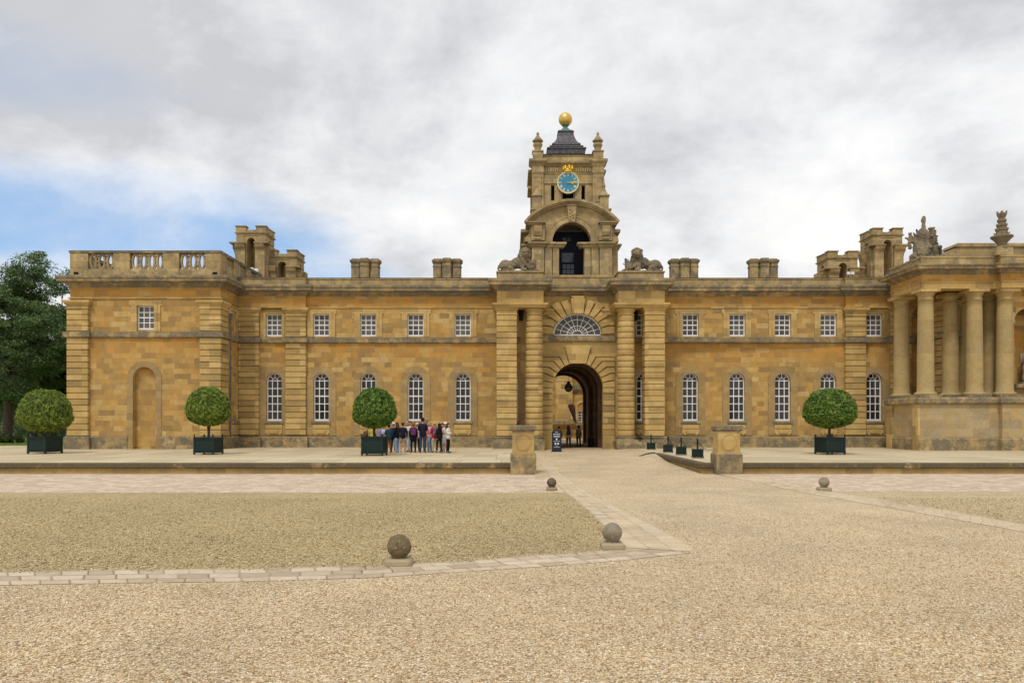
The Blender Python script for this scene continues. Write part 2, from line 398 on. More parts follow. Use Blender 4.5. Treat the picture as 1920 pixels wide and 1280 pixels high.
M['paving']=setts('flagstones',1.9,3.3,[(0,(.45,.37,.235)),(.5,(.52,.43,.28)),(1,(.57,.48,.32))],(.22,.165,.09),jm=.022,skew=.0,wob=.12,jlo=.35)
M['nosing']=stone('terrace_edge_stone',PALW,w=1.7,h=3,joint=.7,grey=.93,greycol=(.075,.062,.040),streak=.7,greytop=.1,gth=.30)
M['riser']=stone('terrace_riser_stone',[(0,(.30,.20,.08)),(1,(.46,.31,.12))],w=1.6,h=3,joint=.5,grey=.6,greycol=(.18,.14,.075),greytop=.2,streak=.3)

def sheet(name,poly,z,mat,kind='structure'):
    m=MB(); tr=tessellate_polygon([[Vector((p[0],p[1],0)) for p in poly]])
    m.add([(p[0],p[1],z) for p in poly],[tuple(t) for t in tr])
    o=m.build(name,mat,fix=False)
    me=o.data
    bm=bmesh.new(); bm.from_mesh(me)
    for f in bm.faces:
        f.normal_update()
        if f.normal.z<0: f.normal_flip()
    bm.to_mesh(me); bm.free()
    return tag(o,kind=kind)
def grid(name,x0,x1,y0,y1,step,zf,mat,skip=None):
    nx=int((x1-x0)/step)+1; ny=int((y1-y0)/step)+1; m=MB(); vs=[];fs=[]
    for j in range(ny+1):
        for i in range(nx+1):
            a=x0+(x1-x0)*i/nx; b=y0+(y1-y0)*j/ny; vs.append((a,b,zf(a,b)))
    for j in range(ny):
        for i in range(nx):
            q=j*(nx+1)+i
            if skip and skip(vs[q][0],vs[q][1]): continue
            fs.append((q,q+1,q+nx+2,q+nx+1))
    m.add(vs,fs); o=m.build(name,mat,fix=False); o.data.shade_smooth(); return tag(o,kind='structure')
sheet('ground',[(-900,-60),(900,-60),(900,1500),(-900,1500)],GZ-.03,M['gravel'])
EDGE=36.6
sheet('gravel_court',[(-60,2),(60,2),(60,EDGE+.6),(-60,EDGE+.6)],GZ,M['gravel'])
KX=8.6
grid('driveway',1.0,12.4,EDGE-3,60,.35,lambda a,b:dz(a,b)+.004,M['gravel'],lambda a,b:a>KX-.3 and b<46)
sheet('passage_floor',[(2.6,59.9),(7.2,59.9),(7.2,76.2),(2.6,76.2)],-.146,M['court'])
sheet('inner_court',[(-20,76.1),(40,76.1),(40,99),(-20,99)],-.15,M['court'])
# gravel panels and stone bands, taken from the ground plan
topL=[(-420,1076),(0,1072),(230,1068),(470,1066),(700,1060),(830,1054),(1000,1041),(1130,1031),(1172,1026)]
botL=[(-420,1101),(0,1097),(230,1093),(470,1090),(700,1083),(880,1071),(1050,1060),(1180,1049),(1297,1036)]
dl=[(1172,1026),(1150,1008),(1128,982),(1103,958),(1080,938),(1062,925),(1040,904),(1026,886),(1014,868)]
dr=[(1297,1034),(1262,1008),(1222,985),(1168,958),(1138,942),(1110,928),(1072,904),(1048,886),(1032,868)]
def ribbon_uv(name,A,B,z,mat,rows):
    m=MB(); vs=[];fs=[];uvs=[]; L=0; prev=None
    n=len(A)
    def sub(P):
        out=[]
        for i in range(len(P)-1):
            for k in range(4): t=k/4; out.append((P[i][0]*(1-t)+P[i+1][0]*t,P[i][1]*(1-t)+P[i+1][1]*t))
        return out+[P[-1]]
    A=sub([gpt(*p) for p in A]); B=sub([gpt(*p) for p in B])
    W=sum((Vector(a)-Vector(b)).length for a,b in zip(A,B))/len(A)
    for a,b in zip(A,B):
        c=(Vector(a)+Vector(b))/2
        if prev is not None: L+=(c-prev).length
        prev=c; vs+=[(a[0],a[1],dz(*a)+z),(b[0],b[1],dz(*b)+z)]; uvs+=[(L,1.033),(L,.018)]
    for i in range(len(A)-1): fs.append((2*i,2*i+1,2*i+3,2*i+2))
    m.add(vs,fs); o=m.build(name,mat,fix=False); me=o.data; ul=me.uv_layers.new(name='UVMap')
    for lp in me.loops: ul.data[lp.index].uv=uvs[lp.vertex_index]
    bm=bmesh.new(); bm.from_mesh(me)
    for f in bm.faces:
        f.normal_update()
        if f.normal.z<0: f.normal_flip()
    bm.to_mesh(me); bm.free()
    return tag(o,kind='structure')
ribbon_uv('path',topL,botL,.007,M['strip'],3)
ribbon_uv('path',dl,dr,.008,M['strip_worn'],3)
rA=[(1372,884),(1450,899),(1545,919),(1620,931),(1760,955),(1920,984),(2300,1052)]
rB=[(1336,886),(1420,905),(1515,925),(1600,940),(1750,966),(1920,997),(2300,1072)]
ribbon_uv('path',rA,rB,.008,M['strip_worn'],3)
Yb=F*(CZ-GZ)/(923-HY)
sheet('paved_band',[(-60,Yb),(gpt(1058,923,True)[0],Yb)]+[gpt(*p,True) for p in [(1040,904),(1026,889)]]+[(0.9,EDGE+.3),(-60,EDGE+.3)],GZ+.003,M['band'])
sheet('paved_band',[gpt(1560,921,True),gpt(1450,899,True),gpt(1385,887,True),(60,EDGE+.3),(60,F*(CZ-GZ)/(921-HY))],GZ+.003,M['band'])
sheet('gravel_panel',[(-60,Yb-.01),(gpt(1058,923,True)[0],Yb-.01)]+[gpt(*p,True) for p in dl[5::-1]]+[gpt(*p,True) for p in topL[-2::-1]]+[(-60,gpt(-420,1076,True)[1])],GZ+.0045,M['gravel2'])
M['gravel3']=gravel('sandy_gravel',[((a[0]),tuple((p*.5+q*.5) for p,q in zip(a[1],b[1]))) for a,b in zip(GG,[GC[0],GC[2],GC[3],GC[4]])],scale=32)
sheet('gravel_panel',[gpt(1560,921.2,True),(60,F*(CZ-GZ)/(921.2-HY))]+[(60,14)]+[gpt(*p,True) for p in rA[:2:-1]],GZ+.0045,M['gravel3'])
# raised terraces with a dark nosing and an ochre riser
def terrace(name,plan,edge_path):
    m=MB(); m.flat(plan,-.12,0.0)
    o=m.build(name,M['paving'],fix=True); tag(o,kind='structure')
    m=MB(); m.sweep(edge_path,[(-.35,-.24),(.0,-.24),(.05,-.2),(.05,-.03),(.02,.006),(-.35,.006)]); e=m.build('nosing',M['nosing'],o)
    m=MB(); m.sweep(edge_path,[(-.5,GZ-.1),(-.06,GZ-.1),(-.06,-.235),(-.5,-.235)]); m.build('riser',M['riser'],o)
    return o
terrace('terrace',[(-75,EDGE),(1.0,EDGE),(1.0,59.6),(-31,59.6),(-31,63.3),(-75,63.3)],[(-75,EDGE),(1.0,EDGE),(1.0,56.5)])
terrace('terrace',[(KX,EDGE),(75,EDGE),(75,59.6),(KX+1.6,59.6),(KX,55.5)],[(7.1,46.9),(7.4,48.2),(KX,48.4),(KX,EDGE),(75,EDGE)][2:])
m=MB()
for i in range(10):
    q=[]
    for t_ in (i/10,(i+1)/10):
        x,y=7.45+(KX+.04-7.45)*t_,46.9+(48.2-46.9)*t_; zt=dz(x,y)+.05*min(1,t_*3+.2)+.02*t_
        q+=[(x,y,-.5),(x,y+.4,-.5),(x,y,zt),(x,y+.4,zt)]
    m.add(q,[(0,4,6,2),(2,6,7,3),(1,3,7,5)])
tag(m.build('kerb',M['nosing']),kind='structure')
sheet('lawn',[(-500,63.25),(-19,63.25),(-19,1200),(-500,1200)],.012,M['grass'])
# ---------------------------------------------------------------- the long range
YM=59.2; YP=55.4; XC=4.87; BK=76.0
PX0,PX1=-30.6,-20.2            # corner pavilion
RX0=2*XC-PX1                   # its mirror behind the portico, 29.94
GY=56.6                        # front of the gate's piers
RC=0.434
def xm(px): return X(px,YM)
def zm(py): return Z(py,YM)
PLZ=.90; ST0,ST1=7.68,8.12; AR=10.27; CO0,CO1,TOP=11.46,11.92,12.48
LW_Z0,LW_S,LW_HW=1.94,4.92,.58; UW0,UW1,UW_HW=8.2,9.84,.6
LX=[xm(p) for p in (514,602.5,690.5,779.3,867.7)]+[xm(956.5)]
RX=[xm(p) for p in (1208,1294.5,1382,1467.5,1553,1639)]

def arch_window(parent,xc,y):
    "white sash window with a round head: frame, then pane and sill under it"
    zb,zs,hw=LW_Z0,LW_S,LW_HW
    m=MB(); t=.075
    out=[(xc-hw,zb)]+[(xc-hw,zs)]+arc(xc,zs,hw,hw,PI,0,14)[1:]+[(xc+hw,zb)]
    m.ribbon([(a+(t/2 if a<xc-hw+.01 else (-t/2 if a>xc+hw-.01 else 0)),b) for a,b in out[:2]],t,y,y+.12)
    m.ribbon([(xc+hw-t/2,zs),(xc+hw-t/2,zb)],t,y,y+.12)
    m.ribbon(arc(xc,zs,hw-t/2,hw-t/2,0,PI,14),t,y,y+.12)
    m.box(xc-hw-.02,xc+hw+.02,y-.05,y+.1,zb,zb+.14)
    rows=5; dz_=(zs-zb-.14)/rows
    for i in range(1,rows+1):
        w=.06 if i!=3 else .09
        if i<=rows: z=zb+.14+dz_*i; m.box(xc-hw+t,xc+hw-t,y+.02,y+.09,z-w/2,z+w/2)
    for s in (-1,1): m.box(xc+s*hw/3-.029,xc+s*hw/3+.029,y+.025,y+.085,zb+.1,zs)
    m.ribbon(arc(xc,zs,.2,.2,0,PI,8),.05,y+.025,y+.085)
    for a in (45,90,135):
        c,s=math.cos(math.radians(a)),math.sin(math.radians(a)); m.ribbon([(xc+.2*c,zs+.2*s),(xc+(hw-t)*c,zs+(hw-t)*s)],.045,y+.025,y+.085)
    f=m.build('window',M['white'],parent)
    part('pane',M['glass'],f,lambda k:k.prism(arch_poly(xc,zb+.05,hw-.01,zs),y+.06,y+.07))
    part('sill',M['grey'],f,lambda k:k.cbox(xc-hw-.14,xc+hw+.14,YM-.16,y+.02,zb-.19,zb-.005,.02))
    return f
def apron(parent,xc,yw):
    def fn(m):
        hw=.62; z1=LW_Z0-.26; z0=.80+.12
        m.cbox(xc-hw,xc+hw,yw-.13,yw+.02,z1-.30,z1,.02); m.prism([(xc-hw,z1-.33),(xc+hw,z1-.33),(xc+hw,z0+.15),(xc+hw-.15,z0),(xc-hw+.15,z0),(xc-hw,z0+.15)],yw-.11,yw+.01)
        m.cbox(xc-.34,xc+.34,yw-.20,yw,z1-.66,z1-.36,.03)
    return part('apron',M['apron'],parent,fn)
def sash_window(parent,xc,y,z0=UW0,z1=UW1,hw=UW_HW,grey_pane=True,yw=None):
    m=MB(); t=.08
    for s in (-1,1): m.box(xc+s*(hw-t/2)-t/2,xc+s*(hw-t/2)+t/2,y,y+.12,z0,z1)
    m.box(xc-hw,xc+hw,y-.03,y+.12,z0,z0+.12); m.box(xc-hw,xc+hw,y-.003,y+.12,z1-t,z1)
    for i in range(1,4):
        z=z0+.12+(z1-t-z0-.12)*i/4; w=.08 if i==2 else .056; m.box(xc-hw+t,xc+hw-t,y+.02,y+.09,z-w/2,z+w/2)
    for s in (-1,1): m.box(xc+s*hw/3-.028,xc+s*hw/3+.028,y+.025,y+.085,z0+.1,z1-t)
    f=m.build('window',M['white'],parent)
    part('pane',M['glass2'] if grey_pane else M['glass'],f,lambda k:k.box(xc-hw+.02,xc+hw-.02,y+.055,y+.07,z0+.02,z1-.02))
    return f
def eared(parent,xc,yw,z0,z1,hw,w=.42,p=.06):
    "flat eared architrave round a square window"
    o=[(xc-hw-w,z0),(xc-hw-w,z1+.02),(xc-hw-w-.12,z1+.02),(xc-hw-w-.12,z1+w*.85),(xc+hw+w+.12,z1+w*.85),(xc+hw+w+.12,z1+.02),(xc+hw+w,z1+.02),(xc+hw+w,z0),(xc+hw,z0),(xc+hw,z1),(xc-hw,z1),(xc-hw,z0)]
    def fn(m):
        m.panel(o,[],yw-p,yw+.01)
        o2=[(xc-hw-.2,z0),(xc-hw-.2,z1+.2),(xc+hw+.2,z1+.2),(xc+hw+.2,z0),(xc+hw,z0),(xc+hw,z1),(xc-hw,z1),(xc-hw,z0)]
        m.panel(o2,[],yw-p-.04,yw-p+.002)
    return part('window_surround',M['dressed'],parent,fn)
def arched_surround(parent,xc,yw,z0,zs,hw,w,p=.055,mat='surround'):
    def ring(a,b): return [(xc-b,z0),(xc-a,z0)]+arc(xc,zs,a,a,PI,0,18)+[(xc+a,z0),(xc+b,z0)]+arc(xc,zs,b,b,0,PI,18)
    return part('window_surround',M[mat],parent,lambda m:m.panel(ring(hw,hw+w),[],yw-p,yw+.01))
def rust_pilaster(parent,x0,x1,y0,y1,z0=PLZ,z1=ST0,zc0=ST1,cap=AR,mat='rustic',capital=True,name='pilaster'):
    def fn(m):
        n=max(1,round((z1-z0)/RC)); h=(z1-z0)/n
        m.box(x0+.11,x1-.11,y0+.11,y1,z0,z1)
        for i in range(n): m.cbox(x0,x1,y0,y1,z0+i*h+.024,z0+(i+1)*h-.024,.022)
        zt=cap-.62 if capital else cap
        n=max(1,round((zt-zc0)/RC)); h=(zt-zc0)/n
        m.box(x0+.11,x1-.11,y0+.11,y1,zc0,zt)
        for i in range(n): m.cbox(x0,x1,y0,y1,zc0+i*h+.02,zc0+(i+1)*h-.02,.022)
        if capital:
            zb=cap-.62
            P=[(-.1,zb),(.04,zb),(.06,zb+.05),(.015,zb+.09),(.015,zb+.24),(.05,zb+.27),(.12,zb+.36),(.12,zb+.42),(.2,zb+.45),(.2,zb+.60),(-.1,zb+.60)]
            m.sweep([(x0,y1),(x0,y0),(x1,y0),(x1,y1)],P)
    return part(name,M[mat],parent,fn)
def prof_string(p=.18): return [(-.1,ST0),(p*.5,ST0),(p,ST0+.06),(p,ST1-.03),(-.1,ST1)]
def prof_corn(z0,z1,p=.6): return [(-.15,z0-.32),(.06,z0-.32),(.08,z0-.24),(.16,z0-.20),(.18,z0-.1),(.26,z0-.03),(p-.12,z0),(p-.12,z0+.02),(p-.06,z0+.03),(p-.06,z0+(z1-z0)*.45),(p,z0+(z1-z0)*.6),(p,z1-.04),(p-.03,z1),(-.15,z1+.10)]
def prof_plinth(z=PLZ,p=.14): return [(-.1,-.5),(p,-.5),(p,z-.1),(p-.06,z-.02),(-.1,z)]
def prof_arch(z=AR,p=.07): return [(-.08,z-.03),(p*.4,z-.03),(p,z+.02),(p,z+.09),(-.08,z+.11)]
def downpipe(parent,x,y,z0,z1):
    def fn(m):
        m.tube([(x,y,z0),(x,y,z1)],.05,8)
        for z in (z0+1.5,z0+3.2,z0+5,z0+7): 
            if z<z1: m.tube([(x,y,z-.05),(x,y,z+.05)],.07,8)
        m.prism([(x-.16,z1+.35),(x+.16,z1+.35),(x+.08,z1-.02),(x-.08,z1-.02)],y-.12,y+.12)
    return part('downpipe',M['lead'],parent,fn)

M['chim']=stone('sooty_chimney_stone',PALW,w=1.2,h=.5,joint=.3,grey=.85,greycol=(.13,.11,.08),streak=.5,gth=.42)
# ---- wings: one building thing each side of the gate
def wing(side,label):
    right=side>0
    xs=RX if right else LX
    x0,x1=(RX0 if right else PX1),None
    a,b=(9.05,RX0) if right else (PX1,.6)        # extent of the wall
    t=thing('palace_wing',label,'building',((a+b)/2,YM,0))
    # wall front with window openings
    m=MB()
    holes=[arch_poly(x,LW_Z0-.05,LW_HW,LW_S) for x in xs]+[[(x-UW_HW,UW0),(x+UW_HW,UW0),(x+UW_HW,UW1),(x-UW_HW,UW1)] for x in xs]
    m.panel([(a,-.4),(b,-.4),(b,TOP-.3),(a,TOP-.3)],holes,YM,YM+.5)
    m.box(a,b,YM+.5,BK,11.9,12.1); m.box(a,b,BK-.4,BK,-.4,11.9)
    e=a+.05 if right else b-.05; m.box(e-.05,e+.05,YM+.5,BK-.4,-.4,11.9)
    m.build('wall',M['wall'],t)
    part('dark_backing',M['black'],t,lambda k:k.box(a+.2,b-.2,YM+.62,YM+.66,-.3,11.8))  # black sheet stands in for the unlit rooms behind the windows
    for x in xs:
        arch_window(t,x,YM+.20); apron(t,x,YM); arched_surround(t,x,YM,PLZ,LW_S,LW_HW,.50)
        sash_window(t,x,YM+.14); eared(t,x,YM,ST1,UW1,UW_HW)
    # break with paired pilasters next to the corner pavilion
    pp=(((1583,1621),(1669,1706)) if right else ((449,487),(537,575)))
    brk=.28
    for p0,p1 in pp:
        rust_pilaster(t,xm(p0),xm(p1),YM-brk,YM+.02)
    bx=xm(1583) if right else xm(575)
    if right: path=[(a,YM),(bx,YM),(bx,YM-brk),(b+.3,YM-brk)]
    else: path=[(a-.3,YM-brk),(bx,YM-brk),(bx,YM),(b,YM)]
    # string follows every pilaster
    sp=[]
    ps=sorted([(xm(p0),xm(p1)) for p0,p1 in pp]); cur=[(a,YM)]
    if not right: cur=[]
    for q0,q1 in ps:
        cur+=[(q0,YM),(q0,YM-brk),(q1,YM-brk),(q1,YM)]
    if right: cur=[(a,YM)]+cur[1:] if False else [(a,YM)]+cur
    else: cur=cur[1:] if cur[0][0]<=a+.1 else cur; cur=cur+[(b,YM)]
    part('string_course',M['grey'],t,lambda k:k.sweep(cur,prof_string()))
    part('plinth',M['plinth'],t,lambda k:k.sweep(cur,prof_plinth(.82)))
    part('frieze',M['wall'],t,lambda k:(k.sweep(path,[(-.2,AR+.08),(.0,AR+.08),(.0,CO0-.25),(-.2,CO0-.25)]) if False else k.flat(([(bx,YM-brk),(b,YM-brk),(b,YM+.1),(bx,YM+.1)] if right else [(a,YM-brk),(bx,YM-brk),(bx,YM+.1),(a,YM+.1)]),AR+.1,CO0-.2)))
    part('architrave',M['dressed'],t,lambda k:k.sweep(path,prof_arch()))
    part('cornice',M['grey'],t,lambda k:k.sweep(path,prof_corn(CO0,CO1)))
    part('parapet',M['midgrey'],t,lambda k:k.sweep(path,[(-.4,CO1+.02),(.02,CO1+.02),(.02,TOP-.1),(.07,TOP-.08),(.07,TOP),(-.4,TOP)]))
    part('flashing',M['flash'],t,lambda k:k.sweep(path,[(-.42,TOP+.003),(.09,TOP+.003),(.09,TOP+.035),(-.42,TOP+.05)]))
    part('roof',M['lead'],t,lambda k:k.box(a,b,YM+.4,BK,12.1,12.16))
    # chimneys, each three joined shafts
    for c in ((14.2,20.75) if right else (-12.1,-5.35)):
        def fn(k):
            for i,(dx,dy) in enumerate(((-.78,.12),(0,-.18),(.78,.12))):
                w=.36; y=66+dy
                oc=[(c+dx-w,y-w+.1),(c+dx-w+.1,y-w),(c+dx+w-.1,y-w),(c+dx+w,y-w+.1),(c+dx+w,y+w),(c+dx-w,y+w)]
                k.flat(oc,12.1,14.65)
                k.sweep(oc,[(-.1,14.6),(.03,14.6),(.05,14.68),(.0,14.72),(.0,14.9),(.08,14.98),(.12,15.1),(.12,15.2),(-.1,15.26)],True)
                k.flat([(p[0]*.9+(c+dx)*.1,p[1]*.9+y*.1) for p in oc],15.1,15.30)
            k.box(c-1.1,c+1.1,65.75,66.5,12.1,12.7); k.box(c-.8,c+.8,65.9,66.4,12.7,14.9)
        part('chimney',M['chim'],t,fn)
    return t
LW=wing(-1,'golden stone range with five bays of white windows between the balustraded pavilion and the gate')
RW=wing(1,'golden stone range with white windows between the gate and the columned portico')
downpipe(LW,PX1+.12,YM-.12,0,7.6)

# ---- corner pavilions
def pavilion(mir):
    f=(lambda x:2*XC-x) if mir else (lambda x:x)
    def rng2(a,b): a,b=f(a),f(b); return (min(a,b),max(a,b))
    a,b=rng2(PX0,PX1); fc=f(X(273.5,YP)); 
    if mir: b=49.0
    t=thing('corner_pavilion','right hand corner pavilion mostly hidden behind the portico columns' if mir else 'square corner pavilion with open balustrade and blind arched niche at far left','building',((a+b)/2,YP+3,0))
    nz0,nzs,nh=-.2,5.67-.79,.79
    wz0,wz1=Z(618,YP),Z(573,YP)
    m=MB(); holes=[]
    nx=f(X(271,YP))
    if not mir: holes=[[(nx-nh,-.3),(nx+nh,-.3),(nx+nh,nzs)]+arc(nx,nzs,nh,nh,0,PI,16)[1:-1]+[(nx-nh,nzs)],[(fc-.6,wz0),(fc+.6,wz0),(fc+.6,wz1),(fc-.6,wz1)]]
    m.panel([(a,-.4),(b,-.4),(b,CO0),(a,CO0)],holes,YP,YP+.4)
    m.box(a,a+.4,YP+.4,BK-2,-.4,CO0); m.box(b-.4,b,YP+.4,BK-2,-.4,CO0); m.box(a,b,BK-2,BK-1.6,-.4,CO0); m.box(a+.4,b-.4,YP+.4,BK-2,11.0,11.4)
    m.build('wall',M['wall'],t)
    sx=a if mir else b; sg=-1 if mir else 1
    if not mir:
        part('niche_back',M['wall'],t,lambda k:k.box(nx-1,nx+1,YP+.36,YP+.39,-.4,6))
        sash_window(t,fc,YP+.14,wz0,wz1,.6); eared(t,fc,YP,ST1,wz1,.6,.42)
        part('dark_backing',M['black'],t,lambda k:k.box(fc-.9,fc+.9,YP+.5,YP+.53,7.7,10.2))  # black sheet painted as the darkness behind this window
        arched_surround(t,nx,YP,-.3,nzs,nh,.40)
    # quoin pilasters
    pw=1.35
    for q0,q1 in ((a-.12,a+pw),(b-pw,b+.12)):
        if q0<40: rust_pilaster(t,q0,q1,YP-.25,YP+1.3,PLZ)
    # blind window, niche and quoin on the side that faces the court
    y0,y1=YP+2.0,YP+3.1
    def side(k):
        k.box(sx-.02 if sg>0 else sx-.06,sx+.06 if sg>0 else sx+.02,y0-.35,y0-.05,ST1,wz1+.3); k.box(sx-.02 if sg>0 else sx-.06,sx+.06 if sg>0 else sx+.02,y1+.05,y1+.35,ST1,wz1+.3)
        k.box(sx-.02 if sg>0 else sx-.08,sx+.08 if sg>0 else sx+.02,y0-.35,y1+.35,wz1,wz1+.35)
    def side2(k):
        pts=[(y0-.3,LW_Z0)]+[(y0-.3,LW_S)]+arc((y0+y1)/2,LW_S,.85,.85,PI,0,12)+[(y1+.3,LW_S),(y1+.3,LW_Z0),(y1,LW_Z0),(y1,LW_S)]+arc((y0+y1)/2,LW_S,.5,.5,0,PI,12)+[(y0,LW_S),(y0,LW_Z0)]
        k.panel(pts,[],sx-.01*sg,sx+.07*sg,tf=lambda u,d,w:(d,u,w))
    part('blind_window',M['dressed'],t,side); part('blind_niche',M['dressed'],t,side2)
    part('sill',M['grey'],t,lambda k:k.box(sx-.01 if sg>0 else sx-.18,sx+.18 if sg>0 else sx+.01,y0-.35,y1+.35,LW_Z0-.2,LW_Z0))
    part('apron',M['dressed'],t,lambda k:k.cbox(sx-.01 if sg>0 else sx-.14,sx+.14 if sg>0 else sx+.01,y0-.2,y1+.2,.95,LW_Z0-.25))
    pl=rng2(PX0,PX1) if not mir else (a,b)
    path=[(pl[0],BK-2),(pl[0],YP),(pl[1],YP),(pl[1],YM+.1)] if not mir else [(a,YM+.1),(a,YP),(b,YP)]
    e=.25
    pathq=([(a,BK-2),(a,YP+1.3),(a-.12,YP+1.3),(a-.12,YP-e),(a+pw,YP-e),(a+pw,YP),(b-pw,YP),(b-pw,YP-e),(b+.12,YP-e),(b+.12,YP+1.3),(b,YP+1.3),(b,YM)]) if not mir else [(a,YM),(a,YP+1.3),(a-.12,YP+1.3),(a-.12,YP-e),(a+pw,YP-e),(a+pw,YP),(b,YP)]
    part('string_course',M['grey'],t,lambda k:k.sweep(pathq,prof_string()))
    def plin(k):
        if mir: k.sweep(pathq,prof_plinth())
        else:
            k.sweep([(a,BK-2),(a,YP+1.3),(a-.12,YP+1.3),(a-.12,YP-e),(a+pw,YP-e),(a+pw,YP),(nx-nh-.38,YP)],prof_plinth())
            k.sweep([(nx+nh+.38,YP),(b-pw,YP),(b-pw,YP-e),(b+.12,YP-e),(b+.12,YP+1.3),(b,YP+1.3),(b,YM)],prof_plinth())
    part('plinth',M['plinth'],t,plin)
    part('architrave',M['dressed'],t,lambda k:k.sweep(path,prof_arch(10.39,.1)))
    part('cornice',M['grey'],t,lambda k:k.sweep(path,prof_corn(11.5,11.92,.68)))
    # parapet
    pb,pt=11.92,13.70
    if mir:
        part('parapet',M['midgrey'],t,lambda k:(k.prism([(a+.1,12),(a+.1,13.2),(a+.9,13.35),(a+1.8,14.0),(a+2.1,14.1),(b,14.1),(b,12)],YP+.6,YP+1.2),k.sweep([(a+.1,YP+.6),(a+.1,YP+9)][::-1],[(-.3,12),(0,12),(0,13.7),(-.3,13.7)])))
        return t
    sc=YP+.02; piers=[(PX0,X(165,sc)),(X(213,sc),X(244,sc)),(X(306,sc),X(336,sc)),(X(385,sc),PX1)]
    def base(k):
        k.sweep([(PX0,70),(PX0,sc),(PX1,sc),(PX1,64.5)],[(-.38,pb+.02),(.0,pb+.02),(.0,pb+.50),(-.03,pb+.55),(-.38,pb+.55)])
        for i,(u,v) in enumerate(piers): k.cbox(u-(.02 if i==0 else 0),v+(.02 if i==3 else 0),sc-(.06 if i in (1,2) else .02),sc+.42,pb+.03,pt-.16,.015)
        k.box(PX1-.42,PX1+.012,sc+.42,sc+1.3,pb+.5,pt-.16); k.box(PX1-.42,PX1+.012,sc+2.7,sc+4.0,pb+.5,pt-.16); k.box(PX1-.42,PX1+.012,sc+5.4,sc+6.4,pb+.5,pt-.16); k.box(PX0-.012,PX0+.42,sc+1.3,sc+2.5,pb+.5,pt-.16)
        k.box(PX1-.42,PX1+.012,sc+7.8,64.5,pb+.5,pt-.16)
    part('parapet',M['midgrey'],t,base)
    part('coping',M['grey'],t,lambda k:k.sweep([(PX0,70),(PX0,sc),(PX1,sc),(PX1,64.5)],[(-.45,pt-.16),(.02,pt-.16),(.07,pt-.1),(.07,pt-.02),(-.4,pt)]))
    zc=(pb+.55+pt-.16)/2; hh=(pt-.16-pb-.55)/2
    def lattice(u0,u1,tf=None):
        k=MB(); n=max(3,round((u1-u0)/.58)); w=(u1-u0)/n
        for i in range(n):
            c=u0+w*(i+.5)
            k.ribbon(arc(c,zc,w*.33,hh*.90,0,2*PI,18)[:-1],.115,sc+.1,sc+.27,closed=True)
            if i<n-1: 
                [k.ribbon(arc(c+w/2,zc+q*w*.24,w*.15,w*.2,0,2*PI,10)[:-1],.075,sc+.12,sc+.25,closed=True) for q in (-1,1)]
                for s in (-1,1): k.ribbon([(c+w/2-.15,zc+s*hh),(c+w/2,zc+s*hh*.55),(c+w/2+.15,zc+s*hh)],.09,sc+.12,sc+.25)
        if tf: k.v=[tf(*v) for v in k.v]
        return k
    part('flashing',M['flash'],t,lambda k:k.sweep([(PX0,70),(PX0,sc),(PX1,sc),(PX1,64.5)],[(-.42,pt+.003),(.08,pt-.015),(.08,pt+.02),(-.42,pt+.04)]))
    for (u0,u1) in ((piers[0][1],piers[1][0]),(piers[1][1],piers[2][0]),(piers[2][1],piers[3][0])): lattice(u0,u1).build('balustrade',M['midgrey'],t)
    for (u0,u1) in ((sc+1.3,sc+2.7),(sc+4.0,sc+5.4),(sc+6.4,sc+7.8)): lattice(u0,u1,lambda x,y,z:(PX1-(y-sc)-.0,x,z)).build('balustrade',M['midgrey'],t)
    lattice(sc+2.5,sc+6,lambda x,y,z:(PX0+(y-sc),x,z)).build('balustrade',M['midgrey'],t)
    for u in (X(143,sc),X(403,sc)): part('vent_grille',M['black'],t,lambda k:k.box(u-.17,u+.17,sc-.03,sc+.01,pb+.16,pb+.33))
    part('roof',M['lead'],t,lambda k:k.box(PX0+.4,PX1-.4,YP+.4,70,11.4,11.95))
    downpipe(t,PX1+.22,YP+1.42,0,9.2)
    return t
pavilion(False); pavilion(True)

# ---- gate
gate=thing('gatehouse','tall arched stone gateway with banded columns under the clock tower','building',(XC,GY,0))
AX,AR_,AZ=X(1083,YM),1.86,4.39
LNA,LNB,LNZ=1.82,1.62,8.27
def gw(m):
    holes=[[(AX-AR_,-.5),(AX+AR_,-.5),(AX+AR_,AZ)]+arc(AX,AZ,AR_,AR_,0,PI,24)[1:-1]+[(AX-AR_,AZ)],
           [(AX-LNA,LNZ),(AX+LNA,LNZ)]+arc(AX,LNZ,LNA,LNB,0,PI,20)[1:-1]]
    m.panel([(.6,-.52),(9.05,-.52),(9.05,TOP-.3),(.6,TOP-.3)],holes,YM,YM+.45)
gm=MB(); gw(gm)
gm.box(.6,9.05,YM+.45,BK,11.9,12.1)
gm.build('wall',M['dressed'],gate)
part('dark_backing',M['black'],gate,lambda k:k.box(1.2,8.6,YM+.7,YM+.75,7.6,11))  # black sheet painted as the darkness behind the lunette
def vault(m):
    R=AR_+.02; n=20
    def rib(y0,y1,R):
        pts=[(AX-R,-.5)]+[(AX-R,AZ)]+arc(AX,AZ,R,R,PI,0,n)[1:-1]+[(AX+R,AZ),(AX+R,-.5)]
        for i in range(len(pts)-1):
            a,b=pts[i],pts[i+1]; m.add([(a[0],y0,a[1]),(b[0],y0,b[1]),(b[0],y1,b[1]),(a[0],y1,a[1])],[(0,1,2,3)])
    rib(YM+.4,BK,R+.25)
    for y in (YM+.4,YM+3.6,YM+7.2,YM+11,BK-.45):
        o=[(AX-R-.3,-.5),(AX-R,-.5),(AX-R,AZ)]+arc(AX,AZ,R,R,PI,0,n)[1:-1]+[(AX+R,AZ),(AX+R,-.5),(AX+R+.3,-.5),(AX+R+.3,AZ)]+arc(AX,AZ,R+.3,R+.3,0,PI,n)[1:-1]+[(AX-R-.3,AZ)]
        m.panel(o,[],y,y+.45)
